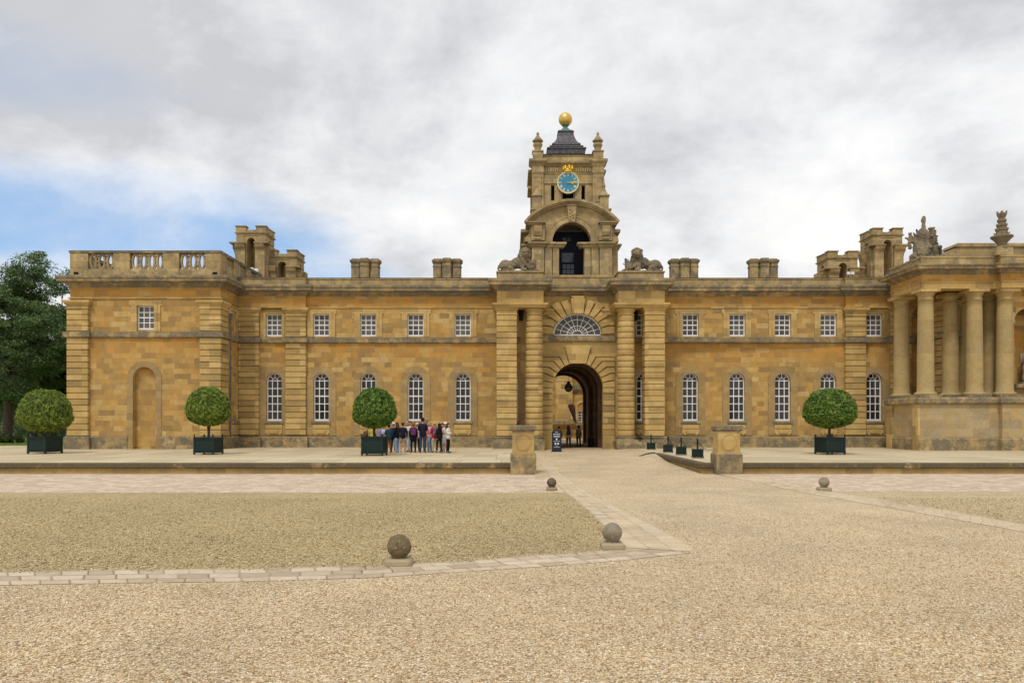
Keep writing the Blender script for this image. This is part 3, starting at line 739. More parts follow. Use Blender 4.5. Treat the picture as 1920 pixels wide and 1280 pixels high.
part('vault',M['vault'],gate,vault)
gb=MB(); R=AR_+.02
gb.panel([(.6,-.5),(9.2,-.5),(9.2,12),(.6,12)],[[(AX-R,-.45),(AX+R,-.45),(AX+R,AZ)]+arc(AX,AZ,R,R,0,PI,20)[1:-1]+[(AX-R,AZ)]],BK,BK+.3); gb.build('rear_wall',M['wall'],gate)
# lunette
def lun(m):
    y=YM+.2
    m.ribbon(arc(AX,LNZ,LNA-.05,LNB-.05,0,PI,24),.10,y,y+.12); m.box(AX-LNA,AX+LNA,y,y+.12,LNZ,LNZ+.09)
    for q in (.2,.42,.70): m.ribbon(arc(AX,LNZ+.05,LNA*q,LNB*q,0,PI,20),.04,y+.02,y+.1)
    for i in range(1,10):
        a=PI*i/10; r0=.2 if i%2==0 or True else .42
        m.ribbon([(AX+LNA*r0*math.cos(a),LNZ+.05+LNB*r0*math.sin(a)),(AX+LNA*.96*math.cos(a),LNZ+.03+LNB*.96*math.sin(a))],.036,y+.03,y+.09)
lw=part('window',M['white'],gate,lun)
part('pane',M['glass2'],lw,lambda k:k.prism([(AX-LNA,LNZ+.02),(AX+LNA,LNZ+.02)]+arc(AX,LNZ+.02,LNA,LNB,0,PI,20)[1:-1],YM+.26,YM+.28))
part('sill',M['grey'],lw,lambda k:k.sweep([(XC-2.75,YM-.02),(XC+2.75,YM-.02)],[(-.1,LNZ-.48),(.08,LNZ-.48),(.14,LNZ-.42),(.14,LNZ-.06),(.05,LNZ-.012),(-.3,LNZ-.012)]))
# voussoirs that turn into level courses
def voussoirs(cx,cz,ra,rb,knee,n,a_top,xe,p,key,name,zmin=None,thick=.20):
    def fn(m):
        y0,y1=YM-thick,YM+.02
        A=[math.radians(q) for q in [a_top*i/n for i in range(n+1)]]
        for s in (-1,1):
            for i in range(n):
                g=.019
                a0,a1=A[i]+g,A[i+1]-g
                P=lambda a,k:(cx+s*ra*k*math.cos(a),cz+rb*k*math.sin(a))
                k0,k1=P(a0,knee),P(a1,knee)
                inner=[P(a0+(a1-a0)*j/3,1.0) for j in range(4)]
                if abs(k0[0]-cx)<xe: poly=inner+[k1]+[(cx+s*xe,k1[1]),(cx+s*xe,k0[1])]+[k0]
                if i>=n-1:      # the stone beside the key stops in a slope
                    poly=inner+[k1,(k0[0]+s*.35,k1[1]),(k0[0]+s*.45,k0[1]),k0] if False else poly
                m.panel(poly,[],y0,y1)
        key(m,y0-.08,y1)
    return part(name,M['rustic2'],gate,fn)
M['rustic2']=stone('voussoir_stone',PALR,w=1.7,h=.47,jt=0.0,joint=0,grey=.3,greycol=(.28,.21,.115),greytop=.2,z0=.1)
def key1(m,y0,y1): m.panel([(AX-.62,AZ+AR_*.965),(AX+.62,AZ+AR_*.965),(AX+.95,7.5),(AX-.95,7.5)],[],y0,y1)
voussoirs(AX,AZ,AR_,AR_,1.42,6,71,2.72,0,key1,'archivolt')
def courses(m,s):
    n=8; h=(AZ-.85)/n
    for i in range(n):
        xa,xb=sorted((AX+s*AR_,AX+s*2.72)); m.cbox(xa,xb,YM-.20,YM+.02,.85+i*h+.022,.85+(i+1)*h-.022,.025)
    xa,xb=sorted((AX+s*(AR_-.02),AX+s*2.72)); m.cbox(xa,xb,YM-.36,YM+.02,-.45,.86,.03)
for s in (-1,1): part('jamb',M['rustic2'],gate,lambda k:courses(k,s))
def lunv(m):
    y0,y1=YM-.22,YM+.02; A=[math.radians(q) for q in (2,19,35,50,64,77)]
    outs=[1.5,1.5,1.62,1.62,1.62]
    for s in (-1,1):
        for i in range(5):
            a0,a1=A[i]+.024,A[i+1]-.024
            P=lambda a,k:(AX+s*LNA*k*math.cos(a),LNZ+LNB*k*math.sin(a))
            inner=[P(a0+(a1-a0)*j/3,1.0) for j in range(4)]
            if i<2: kk=1.28; poly=inner+[P(a1,kk),(AX+s*2.72,P(a1,kk)[1]),(AX+s*2.72,P(a0,kk)[1]),P(a0,kk)]
            else:
                kk=1.72 if i==3 else 1.5
                if i==4: kk=1.66
                poly=inner+[P(a1,kk),P(a0,kk)]
            m.panel(poly,[],y0-(.03 if i%2 else 0),y1)
    m.panel([(AX-.40,LNZ+LNB*.98),(AX+.40,LNZ+LNB*.98),(AX+.52,10.95),(AX-.52,10.95)],[],y0-.12,y1)
    m.panel([(AX-.40,10.97),(AX+.40,10.97),(AX+.5,11.15),(AX-.5,11.15)],[],y0-.1,y1)
part('archivolt',M['rustic2'],gate,lunv)
part('impost',M['dressed'],gate,lambda k:[k.sweep([(AX+s*2.25-.5,YM),(AX+s*2.25+.5,YM)],[(-.05,9.75),(.16,9.75),(.2,9.82),(.2,9.95),(.3,10.05),(.3,10.2),(-.05,10.22)]) for s in (-1,1)])
part('cornice',M['grey'],gate,lambda k:k.sweep([(XC-2.6,YM),(XC+2.6,YM)],prof_corn(CO0,CO1,.55)))
part('parapet',M['midgrey'],gate,lambda k:(k.box(.6,9.05,YM-.05,YM+.4,CO1+.02,12.55),k.sweep([(XC-2.6,YM),(XC+2.6,YM)],[(-.3,12.55),(.1,12.55),(.1,12.72),(-.3,12.75)])))
# paired pier and banded column either side
for s in (-1,1):
    def sx(a,b): a,b=XC+s*a,XC+s*b; return min(a,b),max(a,b)
    p0,p1=sx(4.53,5.96); cx=XC+s*3.28; cy=GY+.64
    n=21; z0=.86; h=(9.45-z0)/n
    def pier(m):
        m.box(p0+.11,p1-.11,GY+.11,GY+1.3,z0,9.45)
        for i in range(n): m.cbox(p0,p1,GY,GY+1.4,z0+i*h+.02,z0+(i+1)*h-.02,.025)
        m.sweep([(p0,GY+1.4),(p0,GY),(p1,GY),(p1,GY+1.4)],[(-.05,9.44),(.03,9.44),(.05,9.52),(.0,9.56),(.0,9.74),(.06,9.8),(.12,9.94),(-.05,9.94)])
        m.box(p0+.02,p1-.02,GY+.02,GY+1.38,9.44,9.94)
    part('pier',M['rustic'],gate,pier)
    def column(m):
        prof=[(.5,z0)]
        for i in range(n):
            t=i/n; r=.63-.045*t*t; a=z0+i*h
            prof+=[(r-.10,a),(r-.10,a+.022),(r-.012,a+.026),(r,a+.05),(r,a+h-.05),(r-.012,a+h-.026),(r-.10,a+h-.022)]
        prof+=[(.56,9.45),(.62,9.47),(.62,9.53),(.57,9.56),(.57,9.72),(.66,9.8),(.70,9.94),(.3,9.94)]
        m.lathe(prof,cx,cy,40)
    part('column',M['rustic'],gate,column,True)
    # base blocks
    b0,b1=sx(2.55,6.2)
    def base(m):
        u0,u1=sx(4.42,6.08); m.sweep([(u0,YM),(u0,GY-.1),(u1,GY-.1),(u1,YM)],[(-.6,.48),(.12,.48),(.12,.56),(.0,.62),(.0,.70),(.06,.76),(.06,.84),(-.6,.86)])
        m.lathe([(.5,.48),(.80,.48),(.80,.58),(.70,.66),(.70,.72),(.74,.80),(.68,.86),(.4,.86)],cx,cy,32)
        m.cbox(b0,b1,GY-.28,YM,-.5,.49,.04)
        w0,w1=sx(2.6,4.1); m.cbox(w0,w1,GY-.12,GY+1.4,.40,.60,.03)
    part('pedestal',M['plinth'],gate,base)
    # entablature block
    e0,e1=sx(2.62,5.96)
    def ent(m):
        m.box(e0+.02,e1-.02,GY+.02,YM+.1,10.27,CO0+.1)
    part('frieze',M['dressed'],gate,ent)
    part('architrave',M['dressed'],gate,lambda k:(k.sweep([(e0,YM),(e0,GY),(e1,GY),(e1,YM)],[(-1.1,9.95),(.16,9.95),(.18,10.0),(.26,10.12),(.30,10.14),(.30,10.27),(-1.1,10.29)])))
    part('cornice',M['grey'],gate,lambda k:k.sweep([(e0,YM-.1),(e0,GY),(e1,GY),(e1,YM+.2)],prof_corn(11.47,11.96,.6)))
    part('parapet',M['midgrey'],gate,lambda k:(k.cbox(e0+.05,e1-.05,GY+.15,YM+.6,11.98,12.44,.02),k.cbox(e0-.03,e1+.03,GY+.07,YM+.65,12.45,12.56,.03)))
    # wall lantern bracket shape in the dark slot
    part('spout',M['iron'],gate,lambda k:k.tube([(XC+s*4.2,YM-.1,10.2),(XC+s*4.2,YM-.35,9.9),(XC+s*4.2,YM-.3,9.3)],[.12,.2,.14],8))
part('roof',M['lead'],gate,lambda k:k.box(.6,9.05,YM+.5,BK,12.1,12.17))

# ---- lantern in the passage, hung from the vault
lan=thing('hanging_lantern','round dark lantern hanging on a rod inside the arched passage','lantern',(X(1066,66),66,4.3))
LXc,LYc=lan.location.x,66; LZ=Z(726,66)
part('rod',M['iron'],lan,lambda k:k.tube([(LXc,LYc,LZ+.35),(LXc,LYc,6.45)],.015,6))
part('globe',M['lamp_glass'],lan,lambda k:k.lathe([(.02,LZ-.36),(.18,LZ-.30),(.28,LZ-.16),(.31,LZ),(.24,LZ+.17),(.1,LZ+.34),(.02,LZ+.36)],LXc,LYc,20),True)
def cage(k):
    for i in range(8):
        a=2*PI*i/8; k.tube([(LXc+r*math.cos(a),LYc+r*math.sin(a),LZ+z) for r,z in ((.03,-.38),(.19,-.31),(.295,-.16),(.325,0),(.25,.18),(.11,.35))],.016,5)
    k.lathe([(.31,LZ-.03),(.34,LZ-.03),(.34,LZ+.03),(.31,LZ+.03)],LXc,LYc,20); k.lathe([(.02,LZ+.33),(.16,LZ+.33),(.13,LZ+.42),(.05,LZ+.5),(.02,LZ+.5)],LXc,LYc,14)
part('cage',M['iron'],lan,cage)
lb=MB(); bx,by=X(1108,64.5),64.5
lb.cbox(bx-.24,bx+.24,by-.22,by+.22,-.15,.5,.02); lb.cbox(bx-.27,bx+.27,by-.25,by+.25,.5,.58,.02); lb.box(bx-.16,bx+.16,by-.23,by-.21,.36,.46)
tag(lb.build('litter_bin',M['black'],origin=(bx,by,-.15)),'black litter bin by the right hand wall of the passage','bin')

# ---- court building seen through the arch
def cp(px,Y=97): return X(px,Y)
ib=thing('inner_building','pale stone building with broad pilaster seen through the gateway arch','building',(cp(1070),97,-.15))
zc=lambda py:Z(py,97)
def ibw(m):
    m.panel([(-14,-.3),(30,-.3),(30,14),(-14,14)],[[(cp(1083),zc(791)),(cp(1098),zc(791)),(cp(1098),zc(771)),(cp(1083),zc(771))]],97,97.5)
    m.box(-14,30,97.5,104,-.3,14)
part('wall',M['wall'],ib,ibw)
part('pilaster',M['dressed'],ib,lambda k:(k.box(cp(1041.5),cp(1073),96.4,97,zc(789),zc(716)),k.box(cp(1041.5),cp(1072),96.4,97,zc(715),14)))
part('string_course',M['grey'],ib,lambda k:(k.box(cp(1030),cp(1074.5),96.1,97,zc(795),zc(789)),k.sweep([(cp(1073),97),(cp(1110),97)],[(-.1,zc(735)),(.2,zc(735)),(.4,zc(730)),(.4,zc(722)),(-.1,zc(721))]),k.box(cp(1073),cp(1110),96.7,97,zc(797),zc(793))))
def iwin(m):
    x0,x1,z0,z1=cp(1083),cp(1098),zc(791),zc(771)
    m.ribbon([(x0+.05,z0+.05),(x1-.05,z0+.05),(x1-.05,z1-.05),(x0+.05,z1-.05)],.12,97.1,97.2,closed=True)
    for k in (1,2,3): m.box(x0,x1,97.12,97.18,z0+(z1-z0)*k/4-.03,z0+(z1-z0)*k/4+.03)
    m.box((x0+x1)/2-.03,(x0+x1)/2+.03,97.12,97.18,z0,z1)
iw=part('window',M['white'],ib,iwin); part('pane',M['glass'],iw,lambda k:k.box(cp(1083),cp(1098),97.15,97.16,zc(791),zc(771)))
arched_hw=(cp(1098)-cp(1083))/2
part('window_surround',M['dressed'],ib,lambda k:k.panel([(cp(1079),zc(791)),(cp(1083),zc(791)),(cp(1083),zc(762))]+arc(cp(1090.5),zc(762),arched_hw,arched_hw,PI,0,10)[1:]+[(cp(1098),zc(791)),(cp(1102),zc(791)),(cp(1102),zc(762))]+arc(cp(1090.5),zc(762),arched_hw+.26,arched_hw+.26,0,PI,10)[1:],[],96.85,97.0))
# feather banner in the court
M['banner']=plain('purple_banner_cloth',(.16,.075,.085),.8)
fb=thing('feather_banner','leaning purple feather shaped banner on a pole in the inner court','banner',(X(1080,86),86,-.15))
q=lambda px,py:(X(px,86),Z(py,86))
def ban(m):
    P=[q(1064.5,760),q(1067,757.5),q(1072,757),(q(1077,760)),q(1079,770),q(1080,790),q(1077.5,791)]
    n=len(P); vs=[(a,86+.12*math.sin(i*1.3),b) for i,(a,b) in enumerate(P)]; m.add(vs+[(a,y+.02,b) for a,y,b in vs],[tuple(range(n)),tuple(range(2*n-1,n-1,-1))]+[(i,(i+1)%n,(i+1)%n+n,i+n) for i in range(n)])
part('cloth',M['banner'],fb,ban)
part('pole',M['iron'],fb,lambda k:k.tube([(X(1081,86),86,-.15),(q(1079,790)[0],86,q(1079,790)[1]),(q(1066,760)[0],86,q(1066,760)[1])],.03,6))
# ---------------------------------------------------------------- clock tower
ct=thing('clock_tower','stone clock tower with blue dial, four pinnacles and golden ball above the gate','tower',(XC,73,12.1))
TS=M['tower']; TF=65.3; TB=80.6
def c_(k,x0,x1,y0,y1,z0,z1,c=.02): k.cbox(XC+x0,XC+x1,y0,y1,z0,z1,c)
def belfry(m):
    # lower stage: tall arched opening, front and back, solid flanks
    for y in (TF,TB-.9):
        o=[(XC-3.27,12.1),(XC+3.27,12.1),(XC+3.27,18.3)]+[(a,b) for a,b in arc(XC,14.86,4.9,4.9,math.radians(48),math.radians(132),20)]+[(XC-3.27,18.3)]
        hole=[(XC-1.02,12.9),(XC+1.02,12.9),(XC+1.02,16.3),(XC+1.57,16.3),(XC+1.57,16.57)]+arc(XC,16.57,1.57,1.57,0,PI,20)[1:-1]+[(XC-1.57,16.57),(XC-1.57,16.3),(XC-1.02,16.3)]
        m.panel(o,[hole],y,y+.9)
    for s in (-1,1):
        a,b=sorted((XC+s*3.27,XC+s*2.5)); m.box(a,b,TF+.9,TB-.9,12.1,18.3)
        # side gables
        m.prism([(TF+2.2,12.1),(TB-2.2,12.1),(TB-2.2,17.6),(73+2,18.9),(73,19.4),(73-2,18.9),(TF+2.2,17.6)],*sorted((XC+s*3.2,XC+s*3.9)),swap=True)
part('belfry',TS,ct,belfry)
def roofs(m):
    for i in range(14):
        a0=math.radians(48+84*i/14); a1=math.radians(48+84*(i+1)/14)
        P=lambda a,r:(XC+r*math.cos(a),14.86+r*math.sin(a))
        a,b=P(a0,5.05),P(a1,5.05); m.add([(a[0],TF-.2,a[1]),(b[0],TF-.2,b[1]),(b[0],69.3,b[1]),(a[0],69.3,a[1])],[(0,1,2,3)])
part('roof',M['lead'],ct,roofs)
def pediment(m):
    # segmental cornice swept by hand: profile in (radius, y)
    def seg(pr,y0,y1,a0=40,a1=140):
        P=arc(XC,14.86,pr,pr,math.radians(a0),math.radians(a1),28); m.ribbon(P,.0+pr_w,y0,y1)
    for pr,pr_w,y0 in ((4.98,.2,TF-.55),(4.84,.16,TF-.42),(4.70,.13,TF-.25)): 
        P=arc(XC,14.86,pr,pr,math.radians(40.5),math.radians(139.5),28); m.ribbon(P,pr_w,y0,TF+.3)
    for s in (-1,1):
        a,b=sorted((XC+s*2.15,XC+s*3.75)); m.cbox(a,b,TF-.5,TF+3.0,18.0,18.14,.03); a,b=sorted((XC+s*2.3,XC+s*3.6)); m.cbox(a,b,TF-.38,TF+2.9,17.88,18.01,.02)
        a,b=sorted((XC+s*3.3,XC+s*4.15)); m.cbox(a,b,TF+1.2,TB-2,17.6,17.9,.05)
part('pediment',M['midgrey'],ct,pediment)
def dress(m):
    for s in (-1,1):
        # piers beside the big arch with console faces
        a,b=sorted((XC+s*2.2,XC+s*3.3)); m.cbox(a,b,TF-.22,TF+.1,16.62,17.9,.03)
        a,b=sorted((XC+s*2.45,XC+s*3.1)); m.prism([(TF-.22,17.8),(TF-.50,17.8),(TF-.48,17.3),(TF-.34,17.0),(TF-.22,16.95)],a,b,swap=True)
        m.cbox(a+.03,b-.03,TF-.34,TF-.2,16.72,16.9,.02)
        m.prism([(XC+s*3.27,16.6),(XC+s*3.85,16.6),(XC+s*3.82,16.9),(XC+s*3.5,17.2),(XC+s*3.42,17.8),(XC+s*3.27,17.8)],TF+.05,TF+1.0)
        # lower pilasters, stepped
        for (u,v,d) in ((1.04,1.55,.12),(1.6,2.2,.22),(2.25,3.25,.34)):
            a,b=sorted((XC+s*u,XC+s*v)); m.cbox(a,b,TF-d,TF+.02,12.6,16.05,.02)
        a,b=sorted((XC+s*2.45,XC+s*3.05)); m.cbox(a,b,TF-.38,TF-.3,13.5,15.8,.02)
        a,b=sorted((XC+s*3.3,XC+s*3.85)); m.cbox(a,b,TF+.5,TF+2.0,12.5,16.1,.03)
    # arch band and key
    A=arc(XC,16.57,1.82,1.82,0,PI,22); m.ribbon(A,.5,TF-.10,TF+.02)
    A=arc(XC,16.57,2.02,2.02,0,PI,22); m.ribbon(A,.10,TF-.14,TF-.02)
part('pilaster',M['tower'],ct,dress)
def key(m):
    m.panel([(XC-.24,18.1),(XC+.24,18.1),(XC+.40,19.5),(XC-.40,19.5)],[],TF-.34,TF)
    for i in range(9):
        m.ball((XC+random.uniform(-.16,.16),TF-.36,18.25+.12*i*.9),(.11,.07,.09),8,6)
    m.cbox(XC-.46,XC+.46,TF-.4,TF,19.42,19.55,.02)
part('keystone',M['midgrey'],ct,key,False)
def impost(m):
    for s in (-1,1):
        P=[(1.02-.30,TF+.5),(1.02-.30,TF-.12),(1.6,TF-.12),(1.6,TF-.22),(2.25,TF-.22),(2.25,TF-.34),(3.3,TF-.34),(3.3,TF+.5),(3.85,TF+.5),(3.85,TF+2.0),(3.3,TF+2.0),(3.3,TB-.5)]
        P=[(XC+u,v) for u,v in P] if s>0 else [(XC-u,v) for u,v in reversed(P)]
        m.sweep(P,[(-.3,16.05),(.05,16.05),(.1,16.15),(.12,16.2),(.24,16.3),(.28,16.32),(.28,16.45),(-.3,16.56)])
        a,b=sorted((XC+s*.72,XC+s*1.1)); m.box(a,b,TF-.1,TF+.5,16.1,16.5)
part('impost',M['midgrey'],ct,impost)
# blue-black sheet painted as the unlit belfry inside, with glass panes before it
def dark_sheet(m):
    y=TF+3.2
    m.box(XC-2.4,XC+2.4,y,y+.06,12.2,18.2)
M['night']=plain('blue_black_void',(.016,.018,.040),.6,bump=0)
sc_=part('dark_sheet',M['night'],ct,dark_sheet)
M['dusk']=glassy('belfry_glass',(.13,.155,.20),(.05,.06,.09),.2)
def panes(m):
    y=TF+3.1
    for i in range(3):
        for j in range(4):
            x=XC-.55+i*.34; z=13.6+j*.45; m.box(x,x+.29,y,y+.02,z,z+.38)
    m.box(XC-.62,XC+.38,y,y+.02,15.5,16.3); m.box(XC-.55,XC-.25,y,y+.02,17.3,17.62); m.box(XC-.15,XC+.15,y,y+.02,17.3,17.62)
part('pane',M['dusk'],sc_,panes)
part('tie_bar',M['lead'],ct,lambda k:k.tube([(XC-1.5,TF+.6,17.55),(XC+1.5,TF+.6,17.55)],.02,6))
part('base_course',M['grey'],ct,lambda k:k.sweep([(XC-3.9,TB),(XC-3.9,TF-.5),(XC+3.9,TF-.5),(XC+3.9,TB)],[(-.7,12.15),(.1,12.15),(.1,13.4),(.2,13.5),(.2,13.72),(-.7,13.75)]))
# clock stage
K0,K1,KH=69.3,76.7,3.15
def stage(m):
    slots=[[(XC+s*1.33-.15,21.1),(XC+s*1.33+.15,21.1),(XC+s*1.33+.15,22.42),(XC+s*1.33-.15,22.42)] for s in (-1,1)]+[[(XC-.47,20.9),(XC+.47,20.9),(XC+.47,22.2),(XC-.47,22.2)]]
    m.panel([(XC-2.2,15),(XC+2.2,15),(XC+2.2,25),(XC-2.2,25)],slots,K0+.25,K0+.7)
    m.panel([(XC-2.2,15),(XC+2.2,15),(XC+2.2,25),(XC-2.2,25)],[],K1-.7,K1-.25)
    for s in (-1,1):
        a,b=sorted((XC+s*2.9,XC+s*2.5)); m.box(a,b,K0+.6,K1-.6,15,25)
    m.box(XC-2.5,XC+2.5,K0+.6,K1-.6,24.4,24.9)
    m.box(XC-2.2,XC+2.2,K0+.17,K0+.26,22.62,23.45)
    for s in (-1,1): c_(m,s*.85-.28,s*.85+.28,K0+.1,K0+.3,19.8,22.0)
part('clock_stage',TS,ct,stage)
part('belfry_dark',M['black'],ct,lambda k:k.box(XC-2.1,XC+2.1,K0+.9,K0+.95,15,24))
for sx_,sy in ((-1,0),(1,0),(-1,1),(1,1)):
    cx=XC+sx_*2.62; y0=K0 if sy==0 else K1-1.1
    def pil(m):
        m.cbox(cx-.5,cx+.5,y0,y0+1.1,14,24.1,.03)
        m.cbox(cx-.3,cx+.3,y0-.05,y0,20.9,23.1,.02)
        m.cbox(cx-.36,cx+.36,y0-.07,y0,23.0,23.12,.02)
        m.sweep(rectp(cx-.5,cx+.5,y0,y0+1.1),[(-.2,23.4),(.04,23.4),(.06,23.5),(.0,23.54),(-.2,23.54)],True)
    part('pilaster',TS,ct,pil)
    def cap(m):
        m.sweep(rectp(cx-.5,cx+.5,y0,y0+1.1),[(-.3,24.05),(.03,24.05),(.08,24.2),(.22,24.32),(.28,24.4),(.28,24.58),(-.3,24.64)],True)
        m.cbox(cx-.44,cx+.44,y0+.08,y0+.98,24.6,25.3,.03); m.cbox(cx-.5,cx+.5,y0+.02,y0+1.04,25.3,25.42,.03)
    part('capital',M['midgrey'],ct,cap)
    part('pinnacle',M['midgrey'],ct,lambda k:k.lathe([(.1,25.4),(.44,25.4),(.36,25.5),(.27,25.58),(.30,25.75),(.42,25.95),(.40,26.1),(.30,26.2),(.48,26.32),(.46,26.40),(.28,26.58),(.17,26.75),(.09,26.85),(.13,26.95),(.12,27.02),(.05,27.12),(.02,27.15)],cx,y0+.53,12),False)
part('flashing',M['flash'],ct,lambda k:[k.sweep([(XC-2.2,f+.04),(XC+2.2,f+.04)],[(-.1,25.065),(.12,25.065),(.12,25.1),(-.1,25.12)]) for f in (K0+.2,)])
def mid(m):
    for (f,g) in ((K0+.2,K0+1.0),(K1-1.0,K1-.2)):
        m.sweep([(XC-2.2,f),(XC+2.2,f)],[(-.1,24.02),(.04,24.02),(.12,24.12),(.3,24.22),(.34,24.28),(.34,24.4),(-.1,24.45)])
        m.cbox(XC-2.2,XC+2.2,f+.04,f+.4,24.4,25.0,.03); m.sweep([(XC-2.2,f+.04),(XC+2.2,f+.04)],[(-.1,24.93),(.06,24.95),(.08,25.03),(-.1,25.06)])
    for s in (-1,1):
        m.prism([(K0+.9,23.9),(K1-.9,23.9),(K1-.9,25.0),(K0+.9,25.0)],*sorted((XC+s*2.7,XC+s*3.05)),swap=True)
        a,b=sorted((XC+s*2.9,XC+s*3.45)); m.cbox(a,b,K0+1.4,K1-1.4,23.9,24.15,.04); m.cbox(a,b,K0+2.2,K1-2.2,22.7,22.95,.04)
    for i in range(22):      # carved frieze
        x=XC-2.1+4.2*i/21
        if abs(x-XC)>.55: m.cbox(x-.06,x+.06,K0+.11,K0+.2,23.55,23.9,.015)
    m.sweep([(XC-2.2,K0+.2),(XC+2.2,K0+.2)],[(-.05,23.38),(.08,23.38),(.1,23.46),(-.05,23.48)])
    m.sweep([(XC-2.2,K0+.22),(XC-.95,K0+.22)],[(-.05,22.55),(.06,22.55),(.06,22.64),(-.05,22.66)]); m.sweep([(XC+.95,K0+.22),(XC+2.2,K0+.22)],[(-.05,22.55),(.06,22.55),(.06,22.64),(-.05,22.66)])
part('cornice',M['midgrey'],ct,mid)
# small obelisks on the corners of the curved pediment
for s in (-1,1):
    cx=XC+s*2.78; y=66.6
    def ob(m):
        m.cbox(cx-.5,cx+.5,y-.5,y+.5,17.9,19.35,.04); m.cbox(cx-.58,cx+.58,y-.58,y+.58,19.35,19.5,.03)
        m.cbox(cx-.36,cx+.36,y-.36,y+.36,19.5,20.55,.04); m.cbox(cx-.45,cx+.45,y-.45,y+.45,20.55,20.7,.04)
        m.lathe([(.4,20.68),(.34,20.8),(.22,21.0),(.13,21.2),(.1,21.35),(.15,21.45),(.12,21.6),(.05,21.8),(.02,22.3)],cx,y,10)
    part('pinnacle',M['midgrey'],ct,ob)
# ogee lead roof
def pyr(k,prof,cy=73,seg=4):
    m_=len(prof); vs=[];fs=[]
    for r,z in prof: vs+=[(XC-r,cy-r,z),(XC+r,cy-r,z),(XC+r,cy+r,z),(XC-r,cy+r,z)]
    for i in range(m_-1):
        for q in range(4): fs.append((4*i+q,4*i+(q+1)%4,4*i+4+(q+1)%4,4*i+4+q))
    fs+= [(3,2,1,0),tuple(4*m_-4+q for q in range(4))]; k.add(vs,fs)
part('spire',M['lead_red'],ct,lambda k:pyr(k,[(1.55,24.5),(1.60,25.7),(1.66,25.8),(1.66,26.22),(1.76,26.25),(1.74,26.33),(1.45,26.42),(1.52,26.47),(1.50,26.58),(1.22,26.66),(1.30,26.72),(1.28,26.82),(1.02,27.05),(.86,27.35),(.74,27.7),(.68,28.05),(.74,28.08),(.74,28.14),(.5,28.2)]))
part('finial',M['copper'],ct,lambda k:(pyr(k,[(.66,28.1),(.66,28.24),(.44,28.32),(.30,28.5)]),k.lathe([(.36,28.4),(.26,28.6),(.2,28.75),(.26,28.82),(.34,28.86),(.2,28.9)],XC,73,16)))
part('ball',M['gold'],ct,lambda k:k.ball((XC,73,Z(224.5,73)),.625,32,20),True)
# clock
cz_=Z(342.9,K0); cxx=X(1065.2,K0-.1); CR=.93
def disc(k,r0,r1,y0,y1,n=48):
    if r0<=0: k.prism(arc(cxx,cz_,r1,r1,0,2*PI,n)[:-1],y0,y1)
    else:
        k.panel(arc(cxx,cz_,r1,r1,0,2*PI,n)[:-1],[arc(cxx,cz_,r0,r0,0,2*PI,n)[:-1]],y0,y1)
dial=part('clock_dial',M['blue'],ct,lambda k:disc(k,0,CR-.03,K0-.06,K0+.2))
part('rim',M['pale_gold'],dial,lambda k:disc(k,CR-.04,CR+.02,K0-.12,K0+.2))
part('minute_track',M['cream'],dial,lambda k:disc(k,CR-.10,CR-.055,K0-.072,K0-.055))
def roman(k):
    R_={1:'I',2:'II',3:'III',4:'IIII',5:'V',6:'VI',7:'VII',8:'VIII',9:'IX',10:'X',11:'XI',12:'XII'}
    adv={'I':.05,'V':.085,'X':.085}
    for h,txt in R_.items():
        a=math.radians(90-30*h); tot=sum(adv[c] for c in txt); x=-tot/2
        def put(x0,z0,x1,z1,w):
            def T(u,v):
                # u along tangent (reading outward), v radial
                r=.68+v; return (cxx+r*math.cos(a)+u*math.sin(a), cz_+r*math.sin(a)-u*math.cos(a))
            k.ribbon([T(x0,z0),T(x1,z1)],w,K0-.085,K0-.058)
        for c in txt:
            m_=x+adv[c]/2
            if c=='I': put(m_,-.12,m_,.12,.036)
            if c=='V': put(m_-.04,.12,m_,-.12,.036); put(m_+.04,.12,m_,-.12,.018)
            if c=='X': put(m_-.04,.12,m_+.04,-.12,.036); put(m_+.04,.12,m_-.04,-.12,.018)
            x+=adv[c]
        put(-tot/2,.115,tot/2,.115,.02); put(-tot/2,-.115,tot/2,-.115,.02)
part('numerals',M['cream'],dial,roman)
def hand(k,ang,L,w,y):
    a=math.radians(ang); d=Vector((math.cos(a),math.sin(a))); n=Vector((-d.y,d.x)); c=Vector((cxx,cz_))
    P=[c-d*.12+n*w*.3,c-d*.12-n*w*.3,c+d*L*.45-n*w*.35,c+d*L*.62-n*w,c+d*L,c+d*L*.62+n*w,c+d*L*.45+n*w*.35]
    k.prism([(p.x,p.y) for p in P],y,y+.02)
part('hour_hand',M['gold2'],dial,lambda k:hand(k,90-30*3.23,.58,.08,K0-.13))
part('minute_hand',M['gold2'],dial,lambda k:hand(k,90-6*14,.84,.055,K0-.17))
def crown(k):
    zb=cz_+CR+.02; x=cxx
    k.lathe([(.05,zb-.05),(.36,zb-.05),(.40,zb),(.36,zb+.06),(.38,zb+.14),(.42,zb+.2),(.05,zb+.22)],x,K0+.1,24)
    n=7
    for i in range(n):
        a=2*PI*i/n+.45; cx_,cy_=x+.40*math.cos(a),K0+.1+.40*math.sin(a)
        k.tube([(cx_,cy_,zb+.15),(cx_,cy_,zb+.34)],[.06,.09],8); k.ball((cx_,cy_,zb+.42),(.10,.08,.11),8,6)
        a+=PI/n; cx_,cy_=x+.38*math.cos(a),K0+.1+.38*math.sin(a); k.ball((cx_,cy_,zb+.30),.065,8,6)
part('crown',M['gold2'],ct,crown,True)

